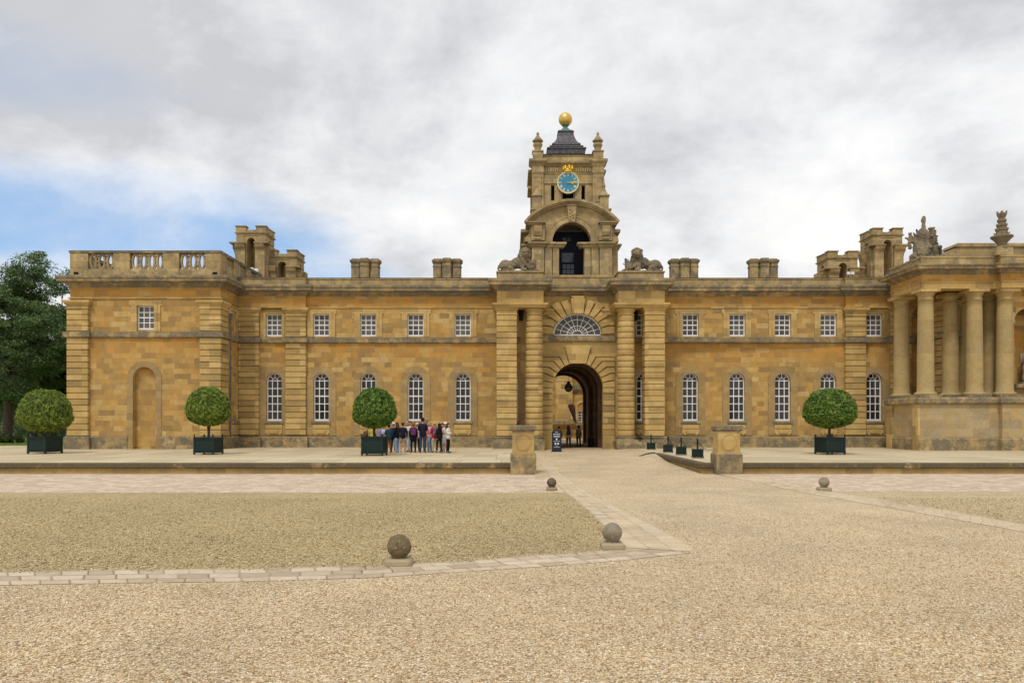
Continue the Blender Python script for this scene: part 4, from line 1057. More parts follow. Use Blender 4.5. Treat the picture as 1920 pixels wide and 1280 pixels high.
# ---------------------------------------------------------------- roof turrets
def turret(x0,yf,zt,label):
    w=2.93; zb=-.2; t=thing('roof_turret',label,'turret',(x0+w/2,yf+w/2,0),group='crenellated turrets above the roofs')
    zc=zt-.80; za=zt-2.35+.75; ahw=.40; zlow=12.2
    def body(m):
        m.box(x0+.02,x0+w-.02,yf+.02,yf+w-.02,zb,zlow)
        hole=[(x0+w/2-ahw,zlow+.05),(x0+w/2+ahw,zlow+.05),(x0+w/2+ahw,za-.0)]+arc(x0+w/2,za,ahw,ahw,0,PI,12)[1:-1]+[(x0+w/2-ahw,za)]
        o=[(x0,zlow),(x0+w,zlow),(x0+w,zc),(x0,zc)]
        m.panel(o,[hole],yf,yf+.9); m.panel(o,[hole],yf+w-.9,yf+w)
        hy=[(yf+(u-x0),v) for u,v in hole]
        for xa,xb in ((x0+.0,x0+.9),(x0+w-.9,x0+w-.0)):
            m.panel([(yf+.9,zlow),(yf+w-.9,zlow),(yf+w-.9,zc),(yf+.9,zc)],[[(min(max(u,yf+.91),yf+w-.91),v) for u,v in hy]],xa,xb,tf=lambda u,d,q:(d,u,q))
        m.box(x0+.1,x0+w-.1,yf+.1,yf+w-.1,zc-.05,zc)
        for (fx0,fx1) in ((x0+w/2-.75,x0+w/2+.75),): m.cbox(fx0,fx1,yf-.07,yf,za+.62,za+.72,.02)
        m.cbox(x0-.07,x0,yf+w/2-.75,yf+w/2+.75,za+.62,za+.72,.02); m.cbox(x0+w,x0+w+.07,yf+w/2-.75,yf+w/2+.75,za+.62,za+.72,.02)
    part('wall',TS,t,body)
    part('cornice',M['midgrey'],t,lambda k:k.sweep(rectp(x0,x0+w,yf,yf+w),[(-.5,zc-.02),(.05,zc-.02),(.14,zc+.06),(.14,zc+.12),(-.5,zc+.14)],True))
    def mer(m):
        L=1.0; e=.04
        for cx in (x0-e,x0+w+e-L):
            for y in (yf-e,yf+w+e-.7): m.cbox(cx,cx+L,y,y+.7,zc+.12,zt-.1,.03); m.cbox(cx-.08,cx+L+.08,y-.08,y+.78,zt-.1,zt,.03)
        for y in (yf+w/2-.35,):
            for cx in (x0-e,x0+w+e-.7): m.cbox(cx,cx+.7,y,y+.9,zc+.12,zt-.13,.03); m.cbox(cx-.06,cx+.76,y-.06,y+.96,zt-.13,zt-.03,.03)
        m.box(x0+.1,x0+w-.1,yf+.1,yf+.5,zc+.1,zc+.4); m.box(x0+.1,x0+w-.1,yf+w-.5,yf+w-.1,zc+.1,zc+.4)
    part('merlon',M['midgrey'],t,mer)
    zk=za-.35
    for s in (-1,1):
        def con(m):
            xa=x0+w/2+s*(ahw+.12); xb=x0+w/2+s*(w/2-.02); a,b=sorted((xa,xb))
            m.prism([(yf,zlow),(yf-.32,zlow),(yf-.30,zk-.75),(yf-.36,zk-.45),(yf-.52,zk-.3),(yf-.6,zk-.1),(yf-.6,zk+.05),(yf,zk+.12)],a,b,swap=True)
            X0=x0+w/2+s*w/2
            m.prism([(X0,zlow),(X0+s*.14,zlow),(X0+s*.16,zk-1.0),(X0+s*.3,zk-.5),(X0+s*.42,zk-.3),(X0+s*.42,zk+.05),(X0,zk+.12)],yf+.15,yf+1.0)
            m.prism([(X0,zlow),(X0+s*.14,zlow),(X0+s*.16,zk-1.0),(X0+s*.3,zk-.5),(X0+s*.42,zk-.3),(X0+s*.42,zk+.05),(X0,zk+.12)],yf+w-1.0,yf+w-.15)
        part('buttress',TS,t,con)
        def cc(m):
            a,b=sorted((x0+w/2+s*(ahw+.05),x0+w/2+s*(w/2+.5))); m.cbox(a,b,yf-.68,yf-.0,zk+.05,zk+.2,.03)
            a,b=sorted((x0+w/2+s*w/2,x0+w/2+s*(w/2+.5))); m.cbox(a,b,yf+.0,yf+1.05,zk+.05,zk+.2,.03)
        part('buttress_cap',M['midgrey'],t,cc)
    return t
YT=80
turret(X(443,YT),YT,Z(423,YT),'taller crenellated stone turret behind the balustraded pavilion at left')
turret(X(498,YT+1)+.2,YT+1,Z(468,YT+1),'shorter crenellated stone turret beside the tall left turret')
turret(X(1637,YT),YT,Z(427,YT),'taller crenellated stone turret next to the carved trophy at right')
turret(X(1553,YT),YT,Z(470,YT),'shorter crenellated stone turret with white box left of the trophy')
def flood(px,py,Y,label):
    t=thing('floodlight',label,'floodlight',(X(px,Y),Y,Z(py,Y)-.35),group='white floodlights on the roof')
    x,y,z=X(px,Y),Y,Z(py,Y)
    t_=part('housing',M['white'],t,lambda k:k.cbox(x-.16,x+.16,y-.1,y+.12,z-.14,z+.14,.03))
    part('bracket',M['iron'],t,lambda k:(k.box(x-.02,x+.02,y,y+.04,z-.45 if Y<79 else 12.1,z-.12)))
flood(471.7,505,64.8,'white floodlight at the end of the pavilion balustrade, left of two')
flood(480.5,507,64.8,'white floodlight at the end of the pavilion balustrade, right of two')
flood(1591,512.5,79.2,'left white floodlight before the short right turret')
flood(1598.5,512.5,79.2,'right white floodlight before the short right turret')
# ---------------------------------------------------------------- portico
M['plinth_up']=stone('patched_podium_stone',[(0,(.30,.225,.12)),(.4,(.41,.29,.13)),(.7,(.48,.35,.17)),(1,(.55,.36,.12))],w=1.5,h=.55,joint=.3,grey=.55,greycol=(.27,.235,.17),gth=.46,streak=.4)
po=thing('columned_portico','deep shadowed portico of smooth round columns on a high plinth at far right','building',(36,54,0))
PF=52.75; LT=3.50; LB=3.05
plan=[(29.9,57.0),(26.8,57.0),(26.8,PF-.2),(32.0,PF-.2),(32.0,PF-.55),(48,PF-.55)]
cl=lambda P,yb: P+[(48,yb)]
solid=[(29.94,57),(26.8,57),(26.8,PF-.2),(32.0,PF-.2),(32.0,PF-.55),(48,PF-.55),(48,57)]
def pw(m):
    m.flat(solid[::-1] if False else solid,-.3,LB)
    m.box(34.0,48,54.0,57,LT,10.7) if False else None
part('wall',M['plinth_up'],po,pw)
part('plinth',M['plinth'],po,lambda k:k.sweep(plan,[(-.1,-.3),(.10,-.3),(.10,.72),(.04,.82),(-.1,.84)]))
part('ledge',M['grey'],po,lambda k:(k.sweep(plan,[(-.5,LB),(.14,LB),(.22,LB+.08),(.22,LB+.33),(.16,LT),(-.5,LT)]),k.flat(solid,LT-.03,LT-.004)))
for u0,u1 in ((56.2,57),(PF-.2,PF+.55)): part('side_panel',M['dressed'],po,lambda k:k.cbox(26.66,26.82,u0,u1,-.3,LB,.02))
M['column']=stone('smooth_column_stone',[(0,(.36,.265,.12)),(.5,(.42,.305,.13)),(1,(.47,.345,.15))],w=50,h=2.2,joint=.25,grey=.45,gth=.45,streak=.3,greycol=(.29,.225,.12),jt=.008)
def pcol(cx,cy,r=.53,zt=10.66,z0=LT):
    def fn(m):
        H=zt-z0; pr=[(.3,z0+.16),(r*1.32,z0+.16),(r*1.38,z0+.22),(r*1.32,z0+.30),(r*1.12,z0+.33),(r*1.12,z0+.37),(r,z0+.45)]
        for i in range(1,13):
            t=i/12; pr.append((r*(1-.13*t*t),z0+.45+(H-1.15)*t))
        zc_=z0+.45+H-1.15
        pr+=[(r*.93,zc_+.01),(r*.93,zc_+.06),(r*.87,zc_+.08),(r*.87,zc_+.30),(r*1.0,zc_+.36),(r*1.12,zc_+.47),(r*1.12,zc_+.5),(.3,zc_+.5)]
        m.lathe(pr,cx,cy,36)
    o=part('column',M['column'],po,fn,True)
    part('base',M['grey'],o,lambda k:k.cbox(cx-r*1.42,cx+r*1.42,cy-r*1.42,cy+r*1.42,z0-.01,z0+.17,.02))
    part('abacus',M['dressed'],o,lambda k:k.cbox(cx-r*1.28,cx+r*1.28,cy-r*1.28,cy+r*1.28,zt-.21,zt+.01,.02))
for (x,y) in ((27.55,56.6),(27.55,53.3),(30.8,53.3),(32.72,53.15),(32.72,54.75),(30.15,55.0),(31.35,55.25)): pcol(x,y)
# entablature: solid ring so that the shaded ceiling shows
ep=[(29.9,57.05),(27.0,57.05),(27.0,PF),(32.0,PF),(32.0,PF-.4),(48,PF-.4)]
part('architrave',M['dressed'],po,lambda k:k.sweep(ep,[(-1.1,10.66),(0,10.66),(0,11.03),(.05,11.05),(.05,11.12),(-1.1,11.12)]))
part('frieze',M['wall'],po,lambda k:k.sweep(ep,[(-1.1,11.12),(0,11.12),(0,11.75),(-1.1,11.75)]))
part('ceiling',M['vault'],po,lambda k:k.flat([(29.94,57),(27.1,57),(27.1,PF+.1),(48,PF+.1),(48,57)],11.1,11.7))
part('cornice',M['grey'],po,lambda k:k.sweep(ep,[(-.2,11.60),(.08,11.60),(.10,11.68),(.2,11.74),(.24,11.84),(.58,11.88),(.60,12.02),(.68,12.1),(.68,12.16),(-.2,12.24)]))
part('parapet',M['midgrey'],po,lambda k:k.sweep(ep,[(-.6,12.16),(.02,12.16),(.02,12.66),(.07,12.68),(.07,12.78),(-.6,12.80)]))
# wall with the niche
nxc=34.42; NH=.96; NS=8.5
def nw(m):
    hole=[(nxc-NH,LT+.85),(nxc+NH,LT+.85),(nxc+NH,NS)]+arc(nxc,NS,NH,NH,0,PI,16)[1:-1]+[(nxc-NH,NS)]
    m.panel([(33.25,LT-.02),(48,LT-.02),(48,10.7),(33.25,10.7)],[hole],53.35,53.95)
    m.box(33.35,48,54.6,54.9,LT-.02,10.7); m.box(33.35,33.6,53.95,54.6,LT,10.7)
    m.box(33.2,33.36,53.15,53.4,LT,10.66)
part('niche_wall',M['wall'],po,nw)
part('impost',M['dressed'],po,lambda k:(k.box(33.37,nxc-NH+.02,53.22,53.5,8.42,8.66),k.box(nxc+NH-.02,48,53.22,53.5,8.42,8.66)))
part('sill',M['grey'],po,lambda k:k.cbox(nxc-1.0,nxc+1.4,52.95,54.0,LT+.62,LT+.90,.03))
part('attic',M['midgrey'],po,lambda k:(k.prism([(28.9,12.7),(29.0,13.15),(29.6,13.3),(30.3,13.75),(30.9,14.0),(48,14.0),(48,12.7)],55.0,56.6),k.prism([(30.4,13.9),(30.6,14.14),(48,14.14),(48,13.9)],54.9,56.7)))
def urnf(m):
    cx,cy=X(1877.5,PF),PF-.05
    m.lathe([(.1,13.3),(.42,13.3),(.36,13.42),(.26,13.5),(.30,13.62),(.5,13.85),(.68,14.02),(.66,14.1),(.45,14.14),(.4,14.2)],cx,cy,20)
    for k in range(4):
        z=14.2+k*.3; r=.42-.065*k
        for i in range(9):
            a=2*PI*i/9+k*.35; m.ball((cx+r*math.cos(a)*.75,cy+r*math.sin(a)*.75,z),(.13,.13,.10),7,5)
            m.tube([(cx+r*.6*math.cos(a),cy+r*.6*math.sin(a),z),(cx+r*1.15*math.cos(a),cy+r*1.15*math.sin(a),z+.10)],[.08,.03],5)
        m.lathe([(r*.9,z-.15),(r*.8,z+.2)],cx,cy,12)
    for i in range(6):
        a=2*PI*i/6; m.tube([(cx+.1*math.cos(a),cy+.1*math.sin(a),15.3),(cx+.24*math.cos(a),cy+.24*math.sin(a),15.55),(cx+.33*math.cos(a),cy+.33*math.sin(a),15.72)],[.1,.09,.03],6)
    m.ball((cx,cy,15.5),(.16,.16,.25),8,6)
part('finial',M['statue'],po,urnf)
part('finial_block',M['midgrey'],po,lambda k:k.cbox(X(1877.5,PF)-.55,X(1877.5,PF)+.55,PF-.42,PF+.5,12.78,13.31,.03))
part('roof',M['lead'],po,lambda k:k.flat([(27.2,58),(27.2,PF+.2),(48,PF+.2),(48,58)],12.2,12.70))

M['statue']=stone('carved_statue_stone',[(0,(.24,.19,.12)),(1,(.30,.24,.15))],w=9,h=9,joint=0,grey=.9,greycol=(.085,.072,.055),greytop=.3,streak=.5,bump=1.2,gth=.46,spk=(.62,.5))
# ---------------------------------------------------------------- sculpture by voxel merging
def organic(name,mat,fn,vox,parent=None,label=None,cat=None,origin=(0,0,0),amp=.0,freq=6,smooth_it=2,group=None):
    m=MB(); fn(m)
    o=m.build(name,mat,parent,True,origin=origin,fix=True)
    rm=o.modifiers.new('r','REMESH'); rm.mode='VOXEL'; rm.voxel_size=vox; rm.use_smooth_shade=True
    dg=bpy.context.evaluated_depsgraph_get(); ev=o.evaluated_get(dg); me=bpy.data.meshes.new_from_object(ev)
    o.modifiers.clear(); old=o.data; o.data=me; bpy.data.meshes.remove(old)
    bm=bmesh.new(); bm.from_mesh(me)
    for _ in range(smooth_it): bmesh.ops.smooth_vert(bm,verts=bm.verts,factor=.5,use_axis_x=True,use_axis_y=True,use_axis_z=True)
    if amp:
        bm.normal_update(); L=o.location
        for v in bm.verts:
            p=(v.co)*freq; n=noise.noise(p)+.5*noise.noise(p*2.3); v.co+=v.normal*n*amp
    bm.to_mesh(me); bm.free(); me.shade_smooth()
    if not me.materials: me.materials.append(mat)
    if label: tag(o,label,cat,group)
    return o
def capsule(m,p,q,r0,r1,n=6):
    p=Vector(p);q=Vector(q); L=(q-p).length; k=max(2,int(L/(min(r0,r1)*.5)))
    m.tube([p+(q-p)*i/k for i in range(k+1)],[r0+(r1-r0)*i/k for i in range(k+1)],12); m.ball(p,r0,12,8); m.ball(q,r1,12,8)
def lion(m,cx,cy,z0,s,head_turn):
    # s=+1: body trails to -x, head to +x (left lion); mirrored for the right one
    R_=random.Random(5)
    def P(x,y,z): return (cx+s*x,cy+y,z0+z)
    m.box(cx-1.45,cx+1.45,cy-.55,cy+.55,z0-.02,z0+.10)
    m.ball(P(-1.0,0,.52),(.46,.36,.42)); m.ball(P(-.55,0,.56),(.5,.32,.33)); m.ball(P(-.1,0,.70),(.5,.36,.42)); m.ball(P(.22,-.02,.80),(.42,.42,.55))
    # haunches folded on the base, hind paws
    for y in (-.26,.26):
        capsule(m,P(-.95,y,.45),P(-.62,y*1.5,.26),.27,.17); capsule(m,P(-.62,y*1.5,.2),P(-1.0,y*1.5,.18),.13,.11); capsule(m,P(-1.0,y*1.5,.16),P(-.45,y*1.6,.16),.10,.10)
    # front legs straight
    capsule(m,P(.18,-.28,.75),P(.22,-.36,.2),.18,.13); capsule(m,P(.22,-.36,.17),P(.42,-.48,.16),.12,.12)
    capsule(m,P(.3,.26,.75),P(.52,.3,.25),.18,.13); capsule(m,P(.52,.3,.18),P(.72,.22,.16),.12,.11)
    capsule(m,P(.45,-.2,.6),P(.75,-.25,.32),.14,.11)
    # mane
    hx,hy,hz=(.34,-.30,1.30) if head_turn else (.40,-.28,1.32)
    m.ball(P(.28,-.05,1.12),(.42,.38,.5))
    for i in range(64):
        a=R_.uniform(0,2*PI); b=R_.uniform(-.2,1.0); r=.40-.08*b
        x=hx-.04+r*math.cos(a)*1.0; y=.02+.30*math.sin(a)*1.1-.02; z=.62+b*.95
        m.ball(P(x,y,z),(R_.uniform(.08,.13),R_.uniform(.08,.12),R_.uniform(.10,.17)),8,6)
    # head: skull, muzzle, brow, jaw, ears
    m.ball(P(hx,hy,hz),(.27,.26,.30)); m.ball(P(hx+.02,hy-.22,hz-.08),(.17,.16,.13)); m.ball(P(hx+.02,hy-.2,hz-.23),(.13,.13,.07))
    for q in (-1,1):
        m.ball(P(hx+q*.10,hy-.22,hz+.10),(.09,.07,.05),8,6); m.ball(P(hx+.02+q*.08,hy-.33,hz-.10),(.08,.06,.07),8,6); m.ball(P(hx+q*.24,hy+.02,hz+.24),(.07,.06,.09),8,6)
    m.ball(P(hx+.02,hy-.36,hz-.02),(.06,.05,.05),8,6)
    for i in range(22):
        a=PI*i/21*1.3-.45; m.ball(P(hx+.30*math.cos(a),hy+.05,hz+.02+.34*math.sin(a)),(.10,.09,.12),8,6)
    # tail curling up against the rump
    T=[(-1.32,.1,.62),(-1.47,.05,.50),(-1.53,0,.32),(-1.48,-.05,.16),(-1.36,-.15,.13),(-1.2,-.38,.14)]
    for a,b in zip(T[:-1],T[1:]): capsule(m,P(*a),P(*b),.07,.07)
    m.ball(P(-1.1,-.42,.16),(.14,.08,.08))
    m.ball(P(-.42,0,.93),(.10,.08,.09),8,6)
    # the bird under its paws: body, wing feathers, tail plumes, neck
    m.ball(P(.92,-.2,.36),(.30,.22,.22)); capsule(m,P(1.0,-.2,.5),P(1.12,-.22,.85),.12,.08); m.ball(P(1.14,-.25,.92),(.10,.09,.09),8,6)
    for i in range(7):
        a=math.radians(20+22*i); capsule(m,P(.95,-.3,.42),P(.95+.42*math.cos(a),-.34,.42+.46*math.sin(a)),.07,.035)
    capsule(m,P(.9,-.3,.25),P(1.35,-.32,.16),.09,.05)
lz=12.57
for s,px,lab in ((1,974,'weathered stone lion with lowered rump to the left, on the left gate block'),(-1,1203,'weathered stone lion facing the courtyard, on the right gate block')):
    cx=X(px,57.3)
    organic('lion_statue',M['statue'],lambda m:lion(m,cx,57.5,lz,s,s<0),.024,None,lab,'statue',(cx,57.5,lz),amp=.045,freq=12,smooth_it=1,group='stone lions on the gate')
def trophy(m):
    R_=random.Random(11); cx,cy,z0=27.95,54.3,12.72
    def P(x,y,z): return (cx+x*1.18,cy+y,z0+z)
    m.box(cx-.95,cx+.95,cy-.6,cy+.6,z0-.06,z0+.12)
    m.ball(P(-.1,0,.9),(.62,.40,.85)); m.ball(P(-.05,0,1.7),(.45,.32,.6)); m.ball(P(0,0,.35),(1.0,.42,.35))
    m.ball(P(-.05,-.33,.62),(.40,.14,.42)); m.ball(P(.52,-.25,.62),(.26,.18,.30)); m.ball(P(.15,-.3,.95),(.32,.2,.2))
    capsule(m,P(0,0,2.1),P(-.02,0,2.65),.15,.11); m.ball(P(-.02,0,2.82),(.15,.15,.22)); m.ball(P(0,0,3.02),(.13,.12,.08))
    # standards and flags fanning out
    for i in range(9):
        a=math.radians(38+i*14); L=R_.uniform(1.0,1.35); r=.07
        capsule(m,P(-.05+.4*math.cos(a),.05,1.0+.5*math.sin(a)),P(-.05+L*.92*math.cos(a),.05,1.05+L*math.sin(a)),.15,.06)
    for z in range(9):
        for q in (0,1): m.ball(P(.62+.08*math.sin(z*2.1)-.02*z,0,.9+z*.17),(.20,.18,.10),8,6)
        m.ball(P(.82-.03*z,0,.95+z*.17),(.10,.08,.07),6,5)
    for z in range(7): m.ball(P(-.80-.03*math.sin(z),-.02,.95+z*.16),(.14,.14,.09),7,5)
    for i in range(5): m.ball(P(.62+i*.13,-.05,.95-i*.17),(.17,.2,.14),8,6)
    for i in range(30): m.ball(P(R_.uniform(-.9,.9),R_.uniform(-.4,-.1),R_.uniform(.1,1.0)),R_.uniform(.07,.15),7,5)
tcx=27.95
organic('trophy_statue',M['statue'],trophy,.035,None,'carved stone trophy of arms on the corner of the portico roof','sculpture',(tcx,54.3,12.72),amp=.045,freq=12,smooth_it=1)
def niche_fig(m):
    cx,cy,z0=X(1925.5,53.9),54.0,4.40
    P=lambda x,y,z:(cx+x,cy+y,z0+z)
    m.box(cx-.4,cx+.4,cy-.3,cy+.3,z0-.02,z0+.15)
    capsule(m,P(.1,0,.2),P(.12,-.05,1.25),.14,.22); capsule(m,P(-.16,-.03,.2),P(-.1,-.02,1.25),.13,.20); m.ball(P(0,0,1.35),(.30,.2,.25)); m.ball(P(0,0,1.8),(.32,.2,.38)); capsule(m,P(0,0,2.1),P(0,-.03,2.4),.12,.1)
    m.ball(P(0,-.03,2.48),(.16,.18,.2)); capsule(m,P(-.32,0,2.0),P(-.42,-.12,1.5),.11,.08); capsule(m,P(-.42,-.12,1.5),P(-.2,-.3,1.7),.08,.06); capsule(m,P(.32,0,2.0),P(.45,.0,1.4),.11,.07)
    for i in range(8): capsule(m,P(-.25+i*.06,-.12,1.4),P(-.3+i*.08,-.16,.3),.05,.06)
organic('niche_statue',M['statue'],niche_fig,.03,None,'draped stone figure standing in the arched niche at the right edge','statue',(X(1925.5,53.9),54.1,4.1),amp=.01)

# ---------------------------------------------------------------- gate piers at the terrace edge
def gatepier(px0,px1,label,roundel=True):
    Yf=36.05; x0,x1=X(px0,Yf),X(px1,Yf); zb=GZ-.02
    t=thing('gate_pier',label,'pier',((x0+x1)/2,Yf+.6,GZ),group='stone piers either side of the drive')
    w=x1-x0; y0,y1=Yf,Yf+w*1.0
    part('base',M['plinth'],t,lambda k:k.cbox(x0,x1,y0,y1,zb,Z(851,Yf),.03))
    i=.09
    def shaft(k):
        k.cbox(x0+i,x1-i,y0+i,y1-i,Z(852,Yf),Z(808,Yf),.02); k.cbox(x0+i-.04,x1-i+.04,y0+i-.04,y1-i+.04,Z(852,Yf)-.01,Z(849,Yf)+.03,.02)
        cz=Z(831,Yf); cx=(x0+x1)/2
        k.prism(arc(cx,cz,.30,.30,0,2*PI,28)[:-1],y0+i-.035,y0+i+.02)
        k.panel(arc(cx,cz+.05,.40,.40,0,2*PI,28)[:-1],[arc(cx,cz+.05,.345,.345,0,2*PI,28)[:-1]],y0+i-.02,y0+i+.02)
    part('shaft',M['midgrey2'],t,shaft)
    part('cap',M['grey'],t,lambda k:(k.sweep(rectp(x0+i,x1-i,y0+i,y1-i),[(-.3,Z(808,Yf)-.01),(.02,Z(808,Yf)-.01),(.08,Z(806,Yf)),(.10,Z(805,Yf)),(.10,Z(799,Yf)),(.06,Z(797.5,Yf)),(-.3,Z(797,Yf))],True),k.box(x0+.3,x1-.3,y0+.3,y1-.3,Z(806,Yf),Z(797,Yf)+.004)))
M['midgrey2']=stone('patched_pier_stone',PALR,w=1.4,h=.62,joint=.5,grey=.45,greycol=(.21,.175,.11),greytop=.5)
gatepier(957,1005.5,'square stone pier with roundel at the left terrace corner by the drive')
gatepier(1344,1393,'square stone pier with roundel at the right terrace corner, chain fixed to it')
# ---------------------------------------------------------------- stone ball bollards
def bollard(px,pyg,dpx,label,mat,pw):
    g=gpt(px,pyg,True); s=F/g[1]; r=dpx/2/s; hb=.12
    y=g[1]+pw/2/s; cx=X(px,y)
    t=thing('ball_bollard',label,'bollard',(cx,y,GZ),group='stone ball bollards in the gravel')
    w=pw/s/2
    part('base',M['ball_base'],t,lambda k:k.cbox(cx-w,cx+w,y-w,y+w,GZ-.02,GZ+hb,.035))
    organic('ball',mat,lambda k:(k.ball((cx,y,GZ+hb+r*.95),r,32,22),k.lathe([(.1,GZ+hb-.02),(r*.62,GZ+hb-.02),(r*.45,GZ+hb+.06),(.1,GZ+hb+.07)],cx,y,20)),.014,t,amp=.010,freq=8,smooth_it=3)
M['ball_base']=stone('bollard_base_stone',[(0,(.30,.24,.15)),(1,(.40,.33,.22))],w=9,h=9,joint=0,grey=.6,greycol=(.20,.17,.12),greytop=.2,bump=.6)
M['ball_dark']=stone('dark_lichened_ball_stone',[(0,(.15,.11,.06)),(1,(.20,.15,.08))],w=9,h=9,joint=0,grey=.9,greycol=(.035,.032,.026),greytop=.3,streak=.4,bump=1.2,gth=.46,spk=(.60,.8))
M['ball_grey']=stone('grey_ball_stone',[(0,(.26,.21,.14)),(1,(.33,.27,.19))],w=9,h=9,joint=0,grey=.8,greycol=(.11,.10,.085),greytop=.5,bump=1.0,gth=.5,spk=(.60,.6))
bollard(748.5,1063,46,'large dark mossy stone ball on a square base beside the sett path',M['ball_dark'],50)
bollard(1148,1031,38,'pale grey stone ball at the corner where the sett paths meet',M['ball_grey'],44)
bollard(1034.5,920,18,'small brown stone ball on the paved band before the left gate pier',M['ball_dark'],20)
bollard(1545,920.5,20,'small stone ball on the far right beside the second path',M['ball_grey'],23)
# ---------------------------------------------------------------- planters
def tub(t,w,h,z0=0,lattice=False,rz=0):
    W=w/2; ft=.10*h
    part('tub',M['tub'],t,lambda k:(k.box(-W+.03,W-.03,-W+.03,W-.03,z0+ft+.05,z0+h-.05),))
    def fr(k):
        q=.075*w
        for a in (-1,1):
            for b in (-1,1): k.cbox(a*(W-q/2)-q/2,a*(W-q/2)+q/2,b*(W-q/2)-q/2,b*(W-q/2)+q/2,z0,z0+h,.01)
        for zz,hh in ((z0+ft,.09*h),(z0+h*.24,.035*h),(z0+h-.13*h,.035*h),(z0+h-.055*h,.055*h)):
            for a in (-1,1): k.box(-W+.012,W-.012,a*W-.022,a*W+.022,zz,zz+hh); k.box(a*W-.022,a*W+.022,-W+.012,W-.012,zz,zz+hh)
        n=14
        for i in range(1,n):
            u=-W+w*i/n
            for a in (-1,1): k.box(u-.008,u+.008,a*(W-.028)-.006,a*(W-.028)+.006,z0+ft+.08*h,z0+h*.9); k.box(a*(W-.028)-.006,a*(W-.028)+.006,u-.008,u+.008,z0+ft+.08*h,z0+h*.9)
    part('frame',M['tub'],t,fr)
    def fin(k):
        q=.075*w
        for a in (-1,1):
            for b in (-1,1):
                x,y=a*(W-q/2),b*(W-q/2); k.lathe([(.3*q,z0+h-.01),(.5*q,z0+h+.03*w),(.2*q,z0+h+.045*w),(.55*q,z0+h+.085*w),(.45*q,z0+h+.12*w),(.05*q,z0+h+.14*w)],x,y,10)
    part('knob',M['tub'],t,fin)
def leaves(name,mat,parent,fn_pts,n,size,seed,name_attr='tint'):
    R_=random.Random(seed); vs=[];fs=[];tint=[]
    for i in range(n):
        p,nr,tv=fn_pts(R_)
        nr=Vector(nr); nr=(nr+Vector((R_.gauss(0,.5),R_.gauss(0,.5),R_.gauss(0,.5)))).normalized()
        a=nr.cross(Vector((R_.uniform(-1,1),R_.uniform(-1,1),R_.uniform(-1,1))))
        if a.length<.01: a=Vector((1,0,0))
        a.normalize(); b=nr.cross(a); L=size*R_.uniform(.7,1.3); w=L*.42; c=Vector(p); k=len(vs)
        vs+=[c-a*L*.5,c+b*w*.5+nr*.1*L,c+a*L*.5,c-b*w*.5+nr*.1*L]; fs.append((k,k+1,k+2,k+3)); tint+= [max(0,min(1,tv+R_.gauss(0,.13)))]*4
    me=bpy.data.meshes.new(name); me.from_pydata(vs,[],fs); at=me.attributes.new(name_attr,'FLOAT','POINT'); at.data.foreach_set('value',tint)
    o=bpy.data.objects.new(name,me); COL.objects.link(o); o.parent=parent; me.materials.append(mat); return o
def crown_mesh(t,rx,ry,rz,zc,mat,seed,flat=.62):
    def surf(R_):
        u=R_.uniform(-1,1); a=R_.uniform(0,2*PI); s=math.sqrt(1-u*u)
        d=Vector((s*math.cos(a),s*math.sin(a),u)); q=R_.random()
        lump=1+.05*noise.noise(d*3+Vector((seed,0,0)))+.07*noise.noise(d*9+Vector((seed,2,0)))
        r=lump*(1-.16*q*q*q if q<.93 else 1+.03*R_.random())
        zz=d.z*rz if d.z>0 else d.z*rz*flat
        e=1.0 if d.z>0 else (1-.12*d.z*d.z)
        cl=noise.noise(d*9+Vector((seed,2,0)))*1.2+.5*noise.noise(d*20)  # tint follows the lumps: shade painted into hollows, light onto bumps
        sq=1/max(abs(d.x)**2.25+abs(d.y)**2.25+abs(d.z)**2.25,1e-6)**(1/2.25); sq=1+(sq-1)*.75
        r*=sq/1.04
        return (d.x*rx*r*e,d.y*ry*r*e,zc+zz*r),(d.x,d.y,d.z*1.2),.5+.45*cl
    o=leaves('crown',mat,t,surf,30000,.088,seed)
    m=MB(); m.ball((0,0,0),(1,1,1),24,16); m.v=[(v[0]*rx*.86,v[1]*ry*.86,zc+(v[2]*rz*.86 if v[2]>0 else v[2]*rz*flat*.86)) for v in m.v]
    part_=m.build('dark_fill',M['dark_fill'],o,True)  # dark ball under the leaves, painted as the shaded inside of the crown
    return o
M['dark_fill']=plain('dark_green_fill',(.012,.022,.008),.95,var=.5,scale=6,bump=.8)
def topiary(px,pyg,w,h,crown,label,mat,rz,seed,trunk=True,fork=False):
    "crown: left,right,top,bottom in the photo"
    Y=F*CZ/(pyg-HY)+.5; s=F/Y; cx=X(px,Y); l,r,tp,bt=crown
    t=thing('topiary_tree',label,'planter tree',(cx,Y,0),rz,group='clipped bay trees in green tubs',local=True)
    tub(t,w,h); rx=(r-l)/2/s*.90; zt=CZ+(HY-tp)/s; zb=CZ+(HY-bt)/s; fl=.56; rzz=(zt-zb)/(1+fl); zc=zb+rzz*fl
    part('soil',M['dark_fill'],t,lambda k:k.box(-w/2+.06,w/2-.06,-w/2+.06,w/2-.06,h-.12,h-.07))
    def tr(k):
        if fork: k.tube([(0,0,h-.1),(.0,0,h+.2),(-.12,0,zc)],[.07,.06,.04],8); k.tube([(.02,0,h-.1),(.03,0,h+.1),(.15,0,zc)],[.05,.05,.03],8)
        else: k.tube([(.02,0,h-.1),(-.02,.02,h+.25),(.02,0,zc)],[.09,.075,.06],8)
        R_=random.Random(seed)
        for i in range(9):
            a=2*PI*i/9; k.tube([(0,0,zb-.02+.1*R_.random()),(rx*.4*math.cos(a),rx*.4*math.sin(a),zb+.25),(rx*.7*math.cos(a),rx*.7*math.sin(a),zc)],[.035,.028,.015],5)
    part('trunk',M['bark'],t,tr)
    crown_mesh(t,rx,rx*.97,rzz,zc,mat,seed,fl)
